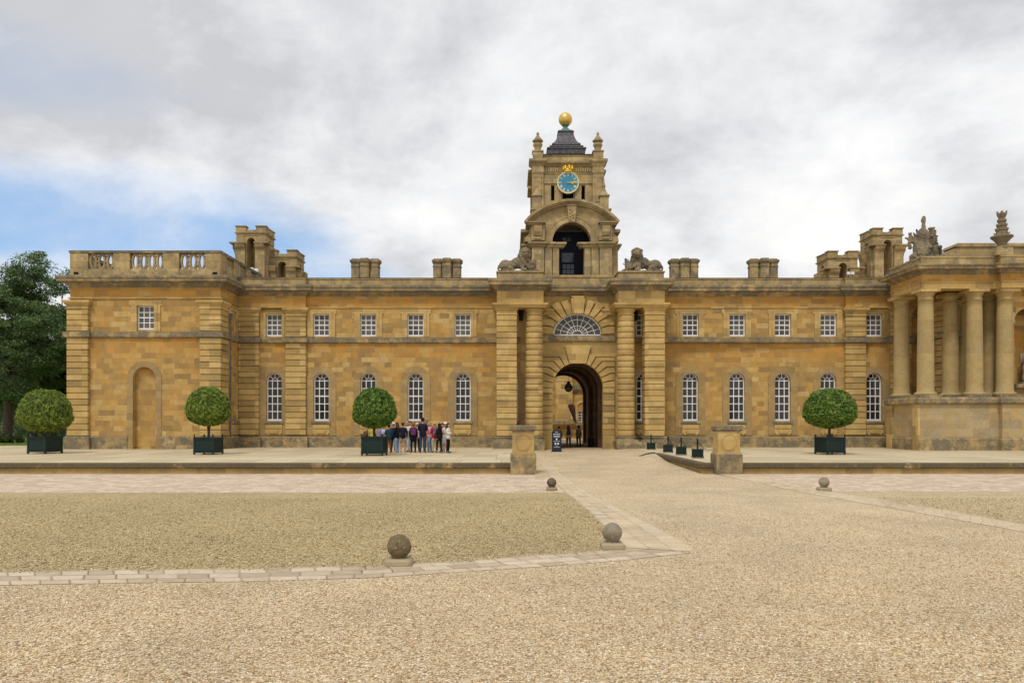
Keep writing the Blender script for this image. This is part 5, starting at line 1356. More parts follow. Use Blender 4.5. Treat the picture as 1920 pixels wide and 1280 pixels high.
topiary(84.5,850.5,1.32,1.02,(33,137,729,812),'wide pale clipped bay tree in green tub at far left before the dark trees',M['leaf_y'],-.25,1)
topiary(391,852,1.22,1.0,(348,438,724,799),'clipped bay tree with forked stem in green tub before the corner pavilion',M['leaf_y'],-.12,2,fork=True)
topiary(702,854,1.22,1.06,(652,744,726,803),'deep green clipped bay tree in tub next to the group of visitors',M['leaf'],-.06,3)
topiary(1556,852,1.22,1.0,(1502,1609,727,803),'clipped bay tree in green tub on the right hand terrace',M['leaf'],.25,4)
# small tubs with posts and chain
cpos=[]
for px,py,lab in ((1222,843,'small green tub with chain post nearest the arch'),(1254,848.5,'second small green tub with chain post from the arch'),(1279,853,'third small green tub with chain post from the arch'),(1310,859,'small green tub with chain post nearest the right gate pier')):
    Y=F*CZ/(py-HY); x=X(px,Y)
    t=thing('chain_post',lab,'barrier post',(x,Y+.25,0),0,group='green tubs carrying the chain',local=True); tub(t,.5,.48)
    part('soil',M['dark_fill'],t,lambda k:k.box(-.2,.2,-.2,.2,.38,.42)); part('post',M['iron'],t,lambda k:(k.tube([(0,0,.35),(0,0,.93)],.045,10),k.ball((0,0,.96),.06,10,8)))
    cpos.append((x,Y+.25,.90))
ends=cpos+[(X(1345,36.4)+.05,36.6,.75)]
for i in range(len(ends)-1):
    a,b=Vector(ends[i]),Vector(ends[i+1]); L=(b-a).length; sag=.42 if i<3 else .30
    m=MB(); n=int(L/.075)
    P=lambda t:a.lerp(b,t)-Vector((0,0,sag*4*t*(1-t)))
    for k in range(n):
        p,q=P(k/n),P((k+1.25)/n); d=(q-p); s_=Vector((0,.016,0)) if k%2 else Vector((.016,0,0))
        m.tube([p+s_,q+s_],.007,4); m.tube([p-s_,q-s_],.007,4)
    lab=['black chain sagging between the two tubs nearest the arch','black chain sagging between the second and third tubs','black chain sagging between the third and fourth tubs','black chain running from the last tub to the gate pier'][i]
    tag(m.build('barrier_chain',M['iron'],origin=tuple(a.lerp(b,.5))),lab,'chain','chains along the drive edge')
# ---------------------------------------------------------------- A-board sign
sgx,sgy=X(1043.5,54.6),54.6; sz=dz(sgx,sgy)
sg=thing('pavement_sign','dark navy information board with white lettering standing left of the arch','sign',(sgx,sgy,sz))
M['navy']=plain('navy_sign_board',(.012,.014,.03),.5,var=.1)
bz=sz+.03; bh=1.46; bw=.30
def board(k):
    for s in (-1,1):
        y0=sgy+s*.28; y1=sgy+s*.03
        P=[(-bw,0),(bw,0),(bw,.90),(bw*.8,.97),(bw*.3,1.0),(-bw*.3,1.0),(-bw*.8,.97),(-bw,.90)]
        v=[(sgx+u,y0+(y1-y0)*w,bz+bh*w) for u,w in P]; n=len(v); v+=[(a,b+.025,c) for a,b,c in v]
        k.add(v,[tuple(range(n)),tuple(range(2*n-1,n-1,-1))]+[(i,(i+1)%n,(i+1)%n+n,i+n) for i in range(n)])
part('board',M['navy'],sg,board)
part('frame',M['iron'],sg,lambda k:(k.box(sgx-bw-.04,sgx+bw+.04,sgy-.36,sgy-.26,sz,sz+.06),k.box(sgx-bw-.04,sgx+bw+.04,sgy+.26,sgy+.36,sz,sz+.06),k.tube([(sgx-bw-.01,sgy-.29,sz),(sgx-bw-.01,sgy-.04,bz+bh*.9)],.018,6),k.tube([(sgx+bw+.01,sgy-.29,sz),(sgx+bw+.01,sgy-.04,bz+bh*.9)],.018,6)))
M['print']=plain('white_print',(.75,.76,.80),.6,var=0,bump=0)
def onb(u,w,lift=.006): return (sgx+u,sgy-.28+.25*w-lift,bz+bh*w)
def pr(k):
    def bar(u0,u1,w0,w1): k.add([onb(u0,w0),onb(u1,w0),onb(u1,w1),onb(u0,w1)],[(0,1,2,3)])
    for w,ws,hh in ((.885,[(-.09,-.045),(-.035,.01),(.02,.05),(.06,.095)],.022),(.785,[(-.22,-.13),(-.11,-.02),(0,.09),(.11,.22)],.026),(.705,[(-.22,-.15),(-.13,-.01),(.01,.12),(.14,.22)],.018),(.665,[(-.19,-.1),(-.08,.03),(.05,.19)],.018),(.46,[(-.21,-.10),(-.08,.04),(.06,.21)],.014),(.26,[(-.08,0),(.02,.08)],.012),(.19,[(-.19,-.07),(-.05,.06),(.08,.19)],.014)):
        for a,b in ws: bar(a,b,w,w+hh)
    def disc_(u,w,r,n=16):
        k.add([onb(u+r*math.cos(2*PI*i/n),w+r/bh*math.sin(2*PI*i/n)) for i in range(n)],[tuple(range(n))])
    disc_(0,.565,.055); disc_(.10,.36,.055)
    # little bird outline
    k.add([onb(u-.08,w) for u,w in ((-.075,.385),(-.04,.372),(-.005,.38),(.01,.40),(.035,.405),(.05,.39),(.07,.392),(.055,.375),(.04,.345),(.0,.325),(-.05,.325),(-.07,.335),(-.04,.342),(-.065,.36))],[tuple(range(14))])
part('lettering',M['print'],sg,pr)
def pr2(k):
    pass
# ---------------------------------------------------------------- trees beyond the lawn
def mk_tree(cx,cy,H,label,seed,crown_from,spread,nclump,**kw):
    R_=random.Random(seed); name=kw.get('name','broadleaf_tree'); trunk=kw.get('trunk',.5); lean=kw.get('lean',0)
    t=thing(name,label,'tree',(cx,cy,0),group='trees beyond the terrace')
    tm=MB(); tips=[]
    def limb(p,d,L,r,depth):
        pts=[Vector(p)]; rad=[r]; q=Vector(p); dd=Vector(d).normalized(); n=5
        for i in range(n):
            dd=(dd+Vector((R_.gauss(0,.14),R_.gauss(0,.14),R_.gauss(.03,.08)))).normalized(); q=q+dd*L/n; pts.append(q.copy()); rad.append(max(.02,r*(1-.62*(i+1)/n)))
            if depth<3 and i>=1 and R_.random()<.8:
                a=R_.uniform(0,2*PI); sd=Vector((math.cos(a),math.sin(a),R_.uniform(-.1,.5))); limb(q,(dd*.5+sd),L*R_.uniform(.42,.62),rad[-1]*.7,depth+1)
            if depth>=2 and i>=2: tips.append(q.copy())
        tm.tube(pts,rad,5 if depth>1 else 9); tips.append(q.copy())
    hT=H*crown_from
    tm.tube([(0,0,-.3),(0,0,.3),(lean*.3,0,hT*.5),(lean,0,hT)],[trunk*1.5,trunk*1.05,trunk*.9,trunk*.8],12)
    for i in range(3):
        a=2*PI*i/3+.6; limb((lean,0,hT*.92),(math.cos(a)*.4,math.sin(a)*.4,1),(H-hT)*.80,trunk*.6,0)
    for i in range(8):
        a=R_.uniform(0,2*PI); z=hT*R_.uniform(.75,1.5); limb((lean,0,z),(math.cos(a),math.sin(a),R_.uniform(-.05,.4)),spread*R_.uniform(.6,.95),trunk*.25,1)
    for v in range(len(tm.v)): tm.v[v]=(tm.v[v][0]+cx,tm.v[v][1]+cy,tm.v[v][2])
    tm.build('trunk',M['bark'],t,True)
    tips=[p for p in tips if p.z>kw.get('low',hT*.6)]
    R_.shuffle(tips); tips=tips[:nclump]
    for (ex,ey,ez,rx,rz,q) in kw.get('vol',[]):
        for _ in range(q):
            d=Vector((R_.gauss(0,1),R_.gauss(0,1),R_.gauss(0,1))).normalized()*R_.uniform(.55,1)**.5; tips.append(Vector((ex+d.x*rx,ey+d.y*rx,ez+d.z*rz)))
    cl=[(p,R_.uniform(.55,1.15),R_.uniform(.15,.85)) for p in tips]
    def pts(Q):
        c,r,tv=Q.choice(cl); u=Q.uniform(-1,1); a=Q.uniform(0,2*PI); s=math.sqrt(1-u*u); rr=r*Q.random()**.45
        d=Vector((s*math.cos(a),s*math.sin(a),u)); p=c+Vector((d.x*rr*1.15,d.y*rr*1.15,d.z*rr*.62)); return p,(d.x*.5,d.y*.5,.8),tv
    leaves('crown',M[kw.get('mat','treeleaf')],t,pts,kw.get('n',42000),kw.get('leaf',.26),seed)
    return t
mk_tree(X(14,72),72,15.3,'tall dark broadleaf tree with bare lower limbs at the left edge',21,.40,5.0,330,trunk=.42,lean=.3,n=84000,leaf=.25,low=6.2,vol=[(-1.2,0,11.2,4.2,3.3,80),(2.4,0,9.2,3.2,3.4,70),(1.2,-.5,4.6,1.4,.9,18)])
mk_tree(X(100,80),80,15.0,'dense dark tree just behind the corner pavilion',22,.28,4.6,330,trunk=.4,lean=-.2,n=80000,leaf=.27,low=3.2,vol=[(0,0,9.2,4.4,4.2,125),(-.8,-1,5.0,3.4,2.4,70)])
mk_tree(X(-75,84),84,17.5,'dark broadleaf tree cut by the left edge, farther back',23,.30,5.5,250,trunk=.45,n=26000,leaf=.30)
mk_tree(X(66,92),92,9.5,'lower rounded tree filling the gap between the two dark trees',26,.25,3.8,170,trunk=.25,n=24000,leaf=.28,low=1.8)
def shrub(cx,cy,r,h,label,seed,mat='hedge',n=9000):
    t=thing('shrub',label,'shrub',(cx,cy,0),group='shrubs beyond the lawn')
    m=MB()
    R_=random.Random(seed)
    for i in range(10):
        a=R_.uniform(0,2*PI); m.tube([(cx,cy,0),(cx+r*.3*math.cos(a),cy+r*.3*math.sin(a),h*.5),(cx+r*.7*math.cos(a),cy+r*.7*math.sin(a),h*.85)],[.06,.04,.02],5)
    m.build('stem',M['bark'],t)
    cl=[(Vector((R_.uniform(-r,r)*.8,R_.uniform(-r,r)*.6,R_.uniform(.15,.85)*h)),R_.uniform(.3,.55)*min(r,h),R_.uniform(.2,.8)) for _ in range(16)]
    def pts(Q):
        c,rr,tv=Q.choice(cl); u=Q.uniform(-1,1); a=Q.uniform(0,2*PI); s=math.sqrt(1-u*u); q=rr*Q.random()**.4; d=Vector((s*math.cos(a),s*math.sin(a),u)); p=c+d*q
        if p.z<0: p.z=-p.z
        return p,d,tv
    leaves('foliage',M[mat],t,pts,n,.17,seed)
shrub(X(2,100),100,3.6,5.2,'light green rounded shrub at the left edge behind the trunk',31,n=12000)
shrub(X(40,104),104,4.6,4.4,'mid green shrub behind the first clipped tree',32)
shrub(X(84,98),98,3.6,3.6,'dark shrub behind the left clipped tree and railings',33,'treeleaf')
shrub(X(118,90),90,3.0,4.0,'dark shrub against the pavilion corner',34,'treeleaf')
shrub(X(-30,110),110,7,6.0,'broad hedge like shrub beyond the left edge',35,'treeleaf',14000)
shrub(X(12,71),71,1.5,.75,'low flowering bush at the foot of the big tree',36,'hedge',5000)
shrub(X(60,125),125,11,7.5,'distant belt of dark foliage behind the railings',37,'treeleaf',16000)
fe=thing('iron_railing','low black estate railing on the lawn in front of the trees','fence',(X(60,68),68,0))
x0,x1=X(-60,68),X(134,68)
n=14
for i in range(n+1):
    x=x0+(x1-x0)*i/n; part('post',M['iron'],fe,lambda k:k.box(x-.02,x+.02,67.98,68.02,0,1.12))
for z in (1.08,.62): part('rail',M['iron'],fe,lambda k:k.box(x0,x1,67.99,68.01,z-.016,z+.016))
# grass blades on the strip of lawn that shows
R_=random.Random(4); vs=[];fs=[]
for i in range(14000):
    x=R_.uniform(X(-20,66),X(140,66)); y=R_.uniform(63.4,70); h=R_.uniform(.03,.07); a=R_.uniform(0,PI); k=len(vs)
    vs+=[(x-.012*math.cos(a),y-.012*math.sin(a),.01),(x+.012*math.cos(a),y+.012*math.sin(a),.01),(x+R_.gauss(0,.015),y+R_.gauss(0,.015),.01+h)]; fs.append((k,k+1,k+2))
m=MB(); m.add(vs,fs); tag(m.build('grass',M['grass'],fix=False),kind='stuff')
# ---------------------------------------------------------------- people
def cloth(name,c,var=.2): 
    if name not in M: M[name]=plain(name,c,.85,var=var,scale=14,bump=.3,spec=.15)
    return M[name]
SKIN=plain('skin_light',(.50,.27,.18),.55,var=.06,scale=10,bump=.03); SKIN2=plain('skin_mid',(.38,.19,.12),.55,var=.06,scale=10,bump=.03)
def skinned(name,mat,parent,chains,sub=1):
    """one continuous surface grown over joints; chains: list of [(point,radius),...]; equal points are shared"""
    bm=bmesh.new(); lay=bm.verts.layers.skin.verify(); idx={}
    def V(p,r):
        k=tuple(round(q,4) for q in p)
        if k not in idx:
            v=bm.verts.new(p); v[lay].radius=(r,r) if not isinstance(r,tuple) else r; idx[k]=v
            if len(idx)==1: v[lay].use_root=True
        return idx[k]
    for ch in chains:
        for (p,r),(q,s) in zip(ch[:-1],ch[1:]):
            a,b=V(p,r),V(q,s)
            if a is not b and not bm.edges.get((a,b)): bm.edges.new((a,b))
    me=bpy.data.meshes.new(name); bm.to_mesh(me); bm.free()
    o=bpy.data.objects.new(name,me); COL.objects.link(o)
    m=o.modifiers.new('s','SKIN'); m.use_smooth_shade=True; m.branch_smoothing=.6
    if sub: q=o.modifiers.new('b','SUBSURF'); q.levels=sub; q.render_levels=sub
    dg=bpy.context.evaluated_depsgraph_get(); ne=bpy.data.meshes.new_from_object(o.evaluated_get(dg)); o.modifiers.clear(); o.data=ne; bpy.data.meshes.remove(me)
    ne.materials.clear(); ne.materials.append(mat); ne.shade_smooth(); o.parent=parent
    return o
def person(x,y,z,h,rz,label,top,bottom,hair,haircol='brown',legs='trousers',sleeve='long',bag=None,hat=None,arms='down',walk=0.0,skin=None,female=False,shoe=(.03,.03,.035),coat=False,lean=0.0,grp='visitors gathered on the terrace'):
    k=h/1.75; sk=skin or SKIN
    t=thing('person',label,'person',(x,y,z),rz,group=grp)
    def S(px_,py_,pz_): return (px_*k,(py_-lean*max(0,pz_-.9))*k,pz_*k)
    sw=.155 if female else .18; hw=.095
    st=walk
    hip=[S(s*hw,0,.90) for s in (-1,1)]; 
    knee=[S(s*(hw+.01),-.02+s*st*.5*-1,.50) for s in (-1,1)]; ank=[S(s*(hw+.02),.03+s*st*-1,.09+(.05 if s*st>0 else 0)) for s in (-1,1)]; toe=[S(s*(hw+.04),-.12+s*st*-1,.035) for s in (-1,1)]
    pel=S(0,0,.95); wai=S(0,0,1.10); che=S(0,-.01,1.30); nb=S(0,.01,1.45); nt=S(0,-.01,1.52); hd=S(0,-.02,1.62); ht=S(0,-.01,1.69)
    sh=[S(s*sw,0,1.40) for s in (-1,1)]
    if arms=='down': el=[S(s*(sw+.05),.03,1.13) for s in (-1,1)]; wr=[S(s*(sw+.05),-.05,.88) for s in (-1,1)]
    elif arms=='fold': el=[S(s*(sw+.04),-.02,1.12) for s in (-1,1)]; wr=[S(s*.04,-.22,1.16) for s in (-1,1)]
    elif arms=='hold': el=[S(s*(sw+.04),.0,1.13) for s in (-1,1)]; wr=[S(s*.10,-.27,1.18) for s in (-1,1)]
    elif arms=='one': el=[S(-(sw+.05),.03,1.13),S(sw+.04,-.04,1.14)]; wr=[S(-(sw+.05),-.04,.88),S(.08,-.24,1.28)]
    r=lambda a:a*k
    ch=[[(pel,r(.075)),(wai,r(.07)),(che,r(.075)),(nb,r(.060)),(nt,r(.062)),(hd,(r(.100),r(.112))),(ht,(r(.078),r(.088)))]]
    for i,s in enumerate((-1,1)):
        ch.append([(pel,r(.075)),(hip[i],r(.06)),(knee[i],r(.055)),(ank[i],r(.038)),(toe[i],r(.03))])
        ch.append([(che,r(.075)),(sh[i],r(.048)),(el[i],r(.038)),(wr[i],r(.026))])
        w=Vector(wr[i]); e=Vector(el[i]); d=(w-e).normalized(); palm=w+d*.055*k
        ch.append([(wr[i],r(.026)),(tuple(palm),r(.030))])
        side=d.cross(Vector((0,0,1)) if abs(d.z)<.7 else Vector((0,1,0))).normalized(); up=side.cross(d).normalized()
        for f,(o_,L) in enumerate(((-.026,.062),(-.009,.074),(.009,.070),(.026,.054))):
            a=palm+d*.028*k+side*o_*k; b=a+(d*.8+up*.25)*L*.55*k; c=b+(d*.5+up*.6)*L*.45*k
            ch.append([(tuple(palm),r(.030)),(tuple(a),r(.0095)),(tuple(b),r(.009)),(tuple(c),r(.008))])
        th=w+d*.03*k-side*.028*k; ch.append([(wr[i],r(.026)),(tuple(th),r(.011)),(tuple(th+(d*.8-side*.45)*.045*k),r(.009))])
        ch.append([(hd,(r(.100),r(.112))),(S(s*.088,-.01,1.615),r(.014))])
    ch.append([(hd,(r(.100),r(.112))),(S(0,-.108,1.60),r(.012))])
    body=skinned('body',sk,t,ch)
    # face details: eyes and mouth set on the head
    fm=MB()
    for s in (-1,1): fm.ball(S(s*.03,-.095,1.628),r(.010),8,6)
    fm.ball(S(0,-.10,1.565),(r(.024),r(.008),r(.006)),8,6)
    fm.build('face',cloth('face_dark',(.05,.02,.02)),None).parent=t
    # top
    if top is not None:
        c=cloth(*top); w_=wr if sleeve=='long' else [tuple(Vector(sh[i]).lerp(Vector(el[i]),.75 if sleeve=='short' else .35)) for i in (0,1)]
        hemz=.76 if not coat else .60
        ch=[[(S(0,0,hemz),(r(.205 if not coat else .23),r(.165 if not coat else .18))),(S(0,0,1.0),(r(.19),r(.15))),(S(0,0,1.12),(r(.165 if female else .185),r(.14))),(che,(r(.19 if female else .215),r(.15))),(S(0,0,1.43),(r(.10),r(.08))),(S(0,.01,1.47),(r(.062),r(.062)))]]
        for i,s in enumerate((-1,1)):
            if sleeve=='long': ch.append([(che,(r(.19 if female else .215),r(.15))),(sh[i],r(.085)),(el[i],r(.062)),(w_[i],r(.048))])
            else: ch.append([(che,(r(.19 if female else .215),r(.15))),(sh[i],r(.08)),(w_[i],r(.058))])
        skinned('top',c,t,ch)
    if bottom is not None:
        c=cloth(*bottom)
        if legs in('trousers','leggings','shorts','capri'):
            m_=1.0 if legs!='leggings' else .86; ch=[[(S(0,0,1.0),(r(.12),r(.10))),(S(0,.01,.93),(r(.13),r(.115)))]]
            for i in (0,1):
                pts=[(S(0,.01,.93),(r(.13),r(.115))),(hip[i],r(.112*m_))]
                if legs=='shorts': pts.append((tuple(Vector(hip[i]).lerp(Vector(knee[i]),.9)),r(.095)))
                elif legs=='capri': pts+=[(knee[i],r(.078*m_)),(tuple(Vector(knee[i]).lerp(Vector(ank[i]),.5)),r(.06*m_))]
                else: pts+=[(knee[i],r(.078*m_)),(tuple(Vector(knee[i]).lerp(Vector(ank[i]),.55)),r(.064*m_)),(tuple(Vector(ank[i])+Vector((0,0,-.02*k))),r(.058*m_))]
                ch.append(pts)
            skinned('trousers' if legs!='shorts' else 'shorts',c,t,ch)
        else:
            m=MB(); m.lathe([(r(.12),r(1.08)),(r(.155),r(1.0)),(r(.19),r(.8)),(r(.22),r(.52)),(r(.21),r(.50)),(r(.05),r(.55))],0,0,20,sy=.8); m.build('skirt',c,None,True).parent=t
    for i in (0,1):
        m=MB(); a=Vector(ank[i]); b=Vector(toe[i]); sc_=cloth('shoe_%d'%int(shoe[0]*100),shoe)
        m.ball(((a.x+b.x)/2,(a.y+b.y)/2-.0,max(.045*k,a.z-.04*k)),(.043*k,.115*k,.040*k),12,8); m.build('shoe',sc_,None,True).parent=t
    HC={'brown':(.09,.045,.022),'dark':(.022,.014,.010),'blonde':(.42,.29,.13),'grey':(.30,.28,.26),'ginger':(.30,.12,.04)}[haircol]
    if hair:
        m=MB(); cx,cy,cz=S(0,.015,1.655)
        m.ball((cx,cy,cz),(r(.100),r(.112),r(.102)),18,12)
        m.v=[v if not (v[1]<cy-.03*k and v[2]<cz+.02*k) else (v[0],cy-.03*k,v[2]) for v in m.v]
        if hair in('long','tail'):
            m.tube([S(0,.05,1.66),S(0,.085,1.55),S(0,.10,1.42),S(0,.105,1.30 if hair=='long' else 1.38)],[r(.07),r(.085 if hair=='long' else .04),r(.08 if hair=='long' else .04),r(.03)],10)
            if hair=='long':
                for s in (-1,1): m.tube([S(s*.06,.02,1.66),S(s*.085,.02,1.55),S(s*.09,.04,1.42)],[r(.04),r(.04),r(.02)],8)
        if hair=='bob':
            for s in (-1,0,1): m.tube([S(s*.06,.04,1.66),S(s*.075,.045,1.56),S(s*.07,.045,1.50)],[r(.05),r(.055),r(.03)],8)
        m.build('hair',cloth('hair_'+haircol,HC,.4),None,True).parent=t
    if hat:
        m=MB(); cx,cy,cz=S(0,.0,1.70); m.lathe([(r(.02),cz+r(.075)),(r(.07),cz+r(.06)),(r(.108),cz),(r(.112),cz-r(.03))],cx,cy,18); m.flat([(cx+r(.075)*math.cos(a),cy-r(.08)-r(.09)*abs(math.sin(a))) for a in [PI*i/8 for i in range(9)]],cz-r(.03),cz-r(.018)); m.build('cap',cloth(*hat),None,True).parent=t
    if bag:
        m=MB(); m.cbox(-.145*k,.145*k,.125*k,.27*k,1.0*k,1.40*k,.04*k); m.cbox(-.11*k,.11*k,.26*k,.31*k,1.03*k,1.22*k,.02*k)
        b=m.build('backpack',cloth(*bag),None); b.parent=t
        m=MB()
        for s in (-1,1): m.tube([S(s*.10,.15,1.40),S(s*.11,.02,1.49),S(s*.12,-.15,1.38),S(s*.13,-.14,1.15),S(s*.13,.14,1.03)],r(.02),6)
        m.build('strap',cloth(*bag),None).parent=b
    return t
def at(px,pyf): 
    Y=F*CZ/(pyf-HY); return X(px,Y),Y
BACK=PI   # facing away from the camera (towards +y)
def P_(px,py,top_px,rz,*a,**k):
    x,y=at(px,py); h=(py-top_px)*y/F
    return person(x,y,0,h,rz,*a,**k)
navy=('cloth_navy',(.012,.014,.035)); black=('cloth_black',(.010,.010,.012)); jeans=('denim_mid',(.055,.10,.19)); ljeans=('denim_light',(.22,.33,.52)); white=('cloth_white',(.68,.66,.62)); khaki=('cloth_khaki',(.33,.27,.18)); red=('cloth_red',(.42,.02,.045)); pink=('cloth_pink',(.72,.36,.42)); brownc=('cloth_brown',(.17,.065,.03)); grey=('cloth_grey',(.36,.35,.33)); lav=('cloth_lavender',(.22,.20,.42)); beige=('cloth_beige',(.45,.38,.28)); purple=('cloth_purple',(.14,.035,.13)); dbl=('cloth_slate_blue',(.10,.14,.22)); lime=('cloth_lime',(.36,.40,.05)); djeans=('denim_dark',(.03,.055,.10)); cream=('cloth_cream',(.60,.55,.45)); teal=('cloth_dark_teal',(.02,.05,.08)); coral=('cloth_coral',(.55,.10,.06))
P_(697.5,846.5,796,BACK+.4,'visitor in lime top half hidden behind the tub of the third tree',lime,djeans,'short',female=True,sleeve='short')
P_(688,846,799,.3,'visitor in brown mostly hidden by the left of the third tub',brownc,black,'short','dark',arms='hold')
P_(711,848.5,796,BACK-1.0,'visitor in lavender shirt right behind the third tub',lav,jeans,'short','grey',sleeve='short',arms='hold')
P_(719,848,796,-.9,'visitor in pale blue top with bare arms beside the lavender shirt',('cloth_pale_blue',(.45,.55,.68)),white,'short','ginger',sleeve='short',arms='hold',female=True)
P_(729,849,795,BACK+.5,'visitor in dark teal jacket and rust brown trousers next to the tub',teal,brownc,'short','dark',arms='hold',shoe=(.2,.08,.04))
P_(737.5,847.5,792,BACK-.2,'visitor in navy coat and white cap behind the rust trousers',navy,black,'short','grey',hat=('cap_white',(.75,.73,.7)))
P_(744,848.5,791,BACK+1.1,'brown haired woman in black jacket and light blue jeans holding papers',black,ljeans,'long','brown',female=True,arms='hold',shoe=(.4,.4,.42))
P_(755.5,848.5,791,BACK,'man in dark navy jacket and khaki shorts seen from behind',navy,khaki,'short','brown',legs='shorts',shoe=(.42,.38,.35))
P_(763.5,846.5,790,.25,'blonde visitor in pale grey top facing out behind the khaki shorts',('cloth_pale_grey',(.5,.48,.45)),white,'bob','blonde',female=True,sleeve='short')
P_(768.5,847,789,-.3,'brown haired visitor in cream cardigan and pale jeans',cream,('denim_pale',(.5,.56,.66)),'short','brown',arms='fold',female=True)
P_(775,848.8,791,BACK+.1,'woman in black coat with purple rucksack and black leggings',black,black,'bob','ginger',legs='leggings',bag=purple,female=True,coat=True)
P_(782,846.5,792.5,BACK+.3,'visitor in pink cap behind the purple rucksack',('cloth_pale_pink',(.6,.42,.45)),navy,'short','blonde',hat=('cap_pink',(.75,.45,.52)),female=True)
P_(792.5,848.8,782.5,BACK-.05,'tallest man in navy hoodie and blue jeans seen from behind',navy,djeans,'short','dark',arms='fold',lean=.02)
P_(799.5,846.5,784,.1,'grey haired man in coral shirt facing out behind the tall man',coral,djeans,'short','grey',arms='down',skin=SKIN2)
P_(806,847.5,790.5,.9,'blonde woman in pink top and light blue jeans',pink,ljeans,'bob','blonde',sleeve='short',female=True,arms='fold',shoe=(.4,.4,.42))
P_(815,848.5,791,BACK+.5,'visitor in red jacket and beige trousers with slate blue rucksack',red,beige,'short','blonde',bag=dbl,arms='hold')
P_(823.5,849.3,793,BACK+.9,'long haired woman dressed all in black, stepping',black,black,'long','dark',legs='leggings',female=True,walk=.10,arms='hold',shoe=(.3,.15,.1))
P_(829.5,847.5,793,-.4,'dark haired visitor facing out beside the woman in black',black,grey,'short','dark',arms='fold',female=True)
P_(835,848,791.5,.7,'visitor in pale grey dress and white cap',cream,grey,'short','blonde',legs='skirt',sleeve='short',female=True,hat=('cap_white',(.75,.73,.7)),arms='fold',shoe=(.4,.4,.42))
P_(840,849,792.5,1.25,'long haired woman in white top and black leggings at the right end',white,black,'long','brown',legs='leggings',female=True,arms='fold',lean=.02)
def walker(px,pyf,tp,Y,lab,*a,**k):
    z=CZ+(HY-pyf)*Y/F; person(X(px,Y),Y,-.146 if Y>59 else dz(X(px,Y),Y),(pyf-tp)*Y/F,BACK+.05,lab,*a,grp='people walking through the arch',**k)
walker(1048,838.5,797.5,61.5,'dark haired person in charcoal coat walking in partly behind the sign',('cloth_charcoal',(.04,.035,.035)),black,'short','dark',walk=.08)
walker(1066,839,796,61.6,'woman with long dark hair and pale sleeves walking into the arch',('cloth_dusty_pink',(.35,.22,.20)),black,'long','dark',female=True,walk=.12,bag=black,legs='trousers')
walker(1085,836.3,795.5,64.5,'person in grey brown jacket walking at the right of the passage',('cloth_taupe',(.15,.12,.11)),black,'bob','dark',female=True,walk=.08)
# ---------------------------------------------------------------- sky, sun, camera
SE,SR=math.radians(58),math.radians(200)    # high behind the camera, a little left
w=bpy.data.worlds.new('World'); C.world=w; w.use_nodes=True; nt=w.node_tree; nt.nodes.clear()
class WT(NT):
    def __init__(s): s.t=nt
W=WT(); out=W.n('ShaderNodeOutputWorld'); bg=W.n('ShaderNodeBackground'); W.l(bg.outputs[0],out.inputs[0]); bg.inputs[1].default_value=.1
sky=W.n('ShaderNodeTexSky'); sky.sky_type='NISHITA'; sky.sun_disc=False; sky.sun_elevation=SE; sky.sun_rotation=SR; sky.air_density=1.0; sky.dust_density=.6; sky.ozone_density=1.0
tc=W.n('ShaderNodeTexCoord').outputs['Generated']
nv=W.n('ShaderNodeVectorMath',operation='NORMALIZE'); W.l(tc,nv.inputs[0])
sp=W.n('ShaderNodeSeparateXYZ'); W.l(nv.outputs[0],sp.inputs[0]); dx,dy,dzz=sp.outputs
zz=W.math('ADD',W.math('MAXIMUM',dzz,0.0),.34)
u=W.math('DIVIDE',dx,zz); v=W.math('DIVIDE',dy,zz); P=W.comb(u,W.math('MULTIPLY',v,1.0),0.0)
P2=W.comb(W.math('ADD',u,3.7),W.math('ADD',v,1.3),2.0); n1=W.noise(P2,1.45,10,.58,.25); n4=W.noise(P2,4.6,9,.62,.2); n2=W.noise(P,2.4,8,.6,.2); n3=W.noise(P,.55,5,.5,.4)
az=W.math('ARCTAN2',dx,dy); el=W.math('ARCSINE',dzz)
def blob(a0,e0,wa,we):
    a=W.math('DIVIDE',W.math('SUBTRACT',az,a0),wa); e=W.math('DIVIDE',W.math('SUBTRACT',el,e0),we)
    return W.math('ADD',W.math('MULTIPLY',a,a),W.math('MULTIPLY',e,e))
# gap in the cloud deck low on the left, and thinner cloud beside it
wob=W.math('MULTIPLY',W.math('SUBTRACT',n2,.5),2.6)
d1=W.math('ADD',blob(-.47,.215,.235,.055),wob); gap=W.rng(d1,.3,1.9,1,0)
d2=W.math('ADD',blob(-.56,.36,.16,.045),wob); gap2=W.math('MULTIPLY',W.rng(d2,.2,1.4,1,0),.28)
d3=W.math('ADD',blob(-.30,.17,.16,.03),wob); gap3=W.math('MULTIPLY',W.rng(d3,.2,1.4,1,0),.7)
patch=W.math('MULTIPLY',W.rng(n3,.28,.34,1,0),.12)
g=W.math('MAXIMUM',W.math('MAXIMUM',gap,gap2),W.math('MAXIMUM',gap3,patch))
cover=W.math('SUBTRACT',1.0,W.math('MULTIPLY',g,W.rng(n2,.38,.66,1.0,.6)))
bright=W.rng(W.math('ADD',W.math('MULTIPLY',n1,.72),W.math('MULTIPLY',n4,.28)),.40,.60)
cc=W.ramp(bright,[(0,(5.1,5.15,5.4)),(.3,(6.2,6.25,6.45)),(.6,(7.3,7.33,7.45)),(1,(8.3,8.27,8.2))])
fine=W.rng(n2,.3,.7,.93,1.06); cc=W.mix(1.0,cc,W.comb(fine,fine,fine),'MULTIPLY')
blue=W.mix(.55,sky.outputs[0],(2.9,5.1,8.6))
hz=W.rng(el,0,.16,.5,0); blue=W.mix(hz,blue,(7.2,7.9,8.9))
W.l(W.mix(cover,blue,cc),bg.inputs[0])
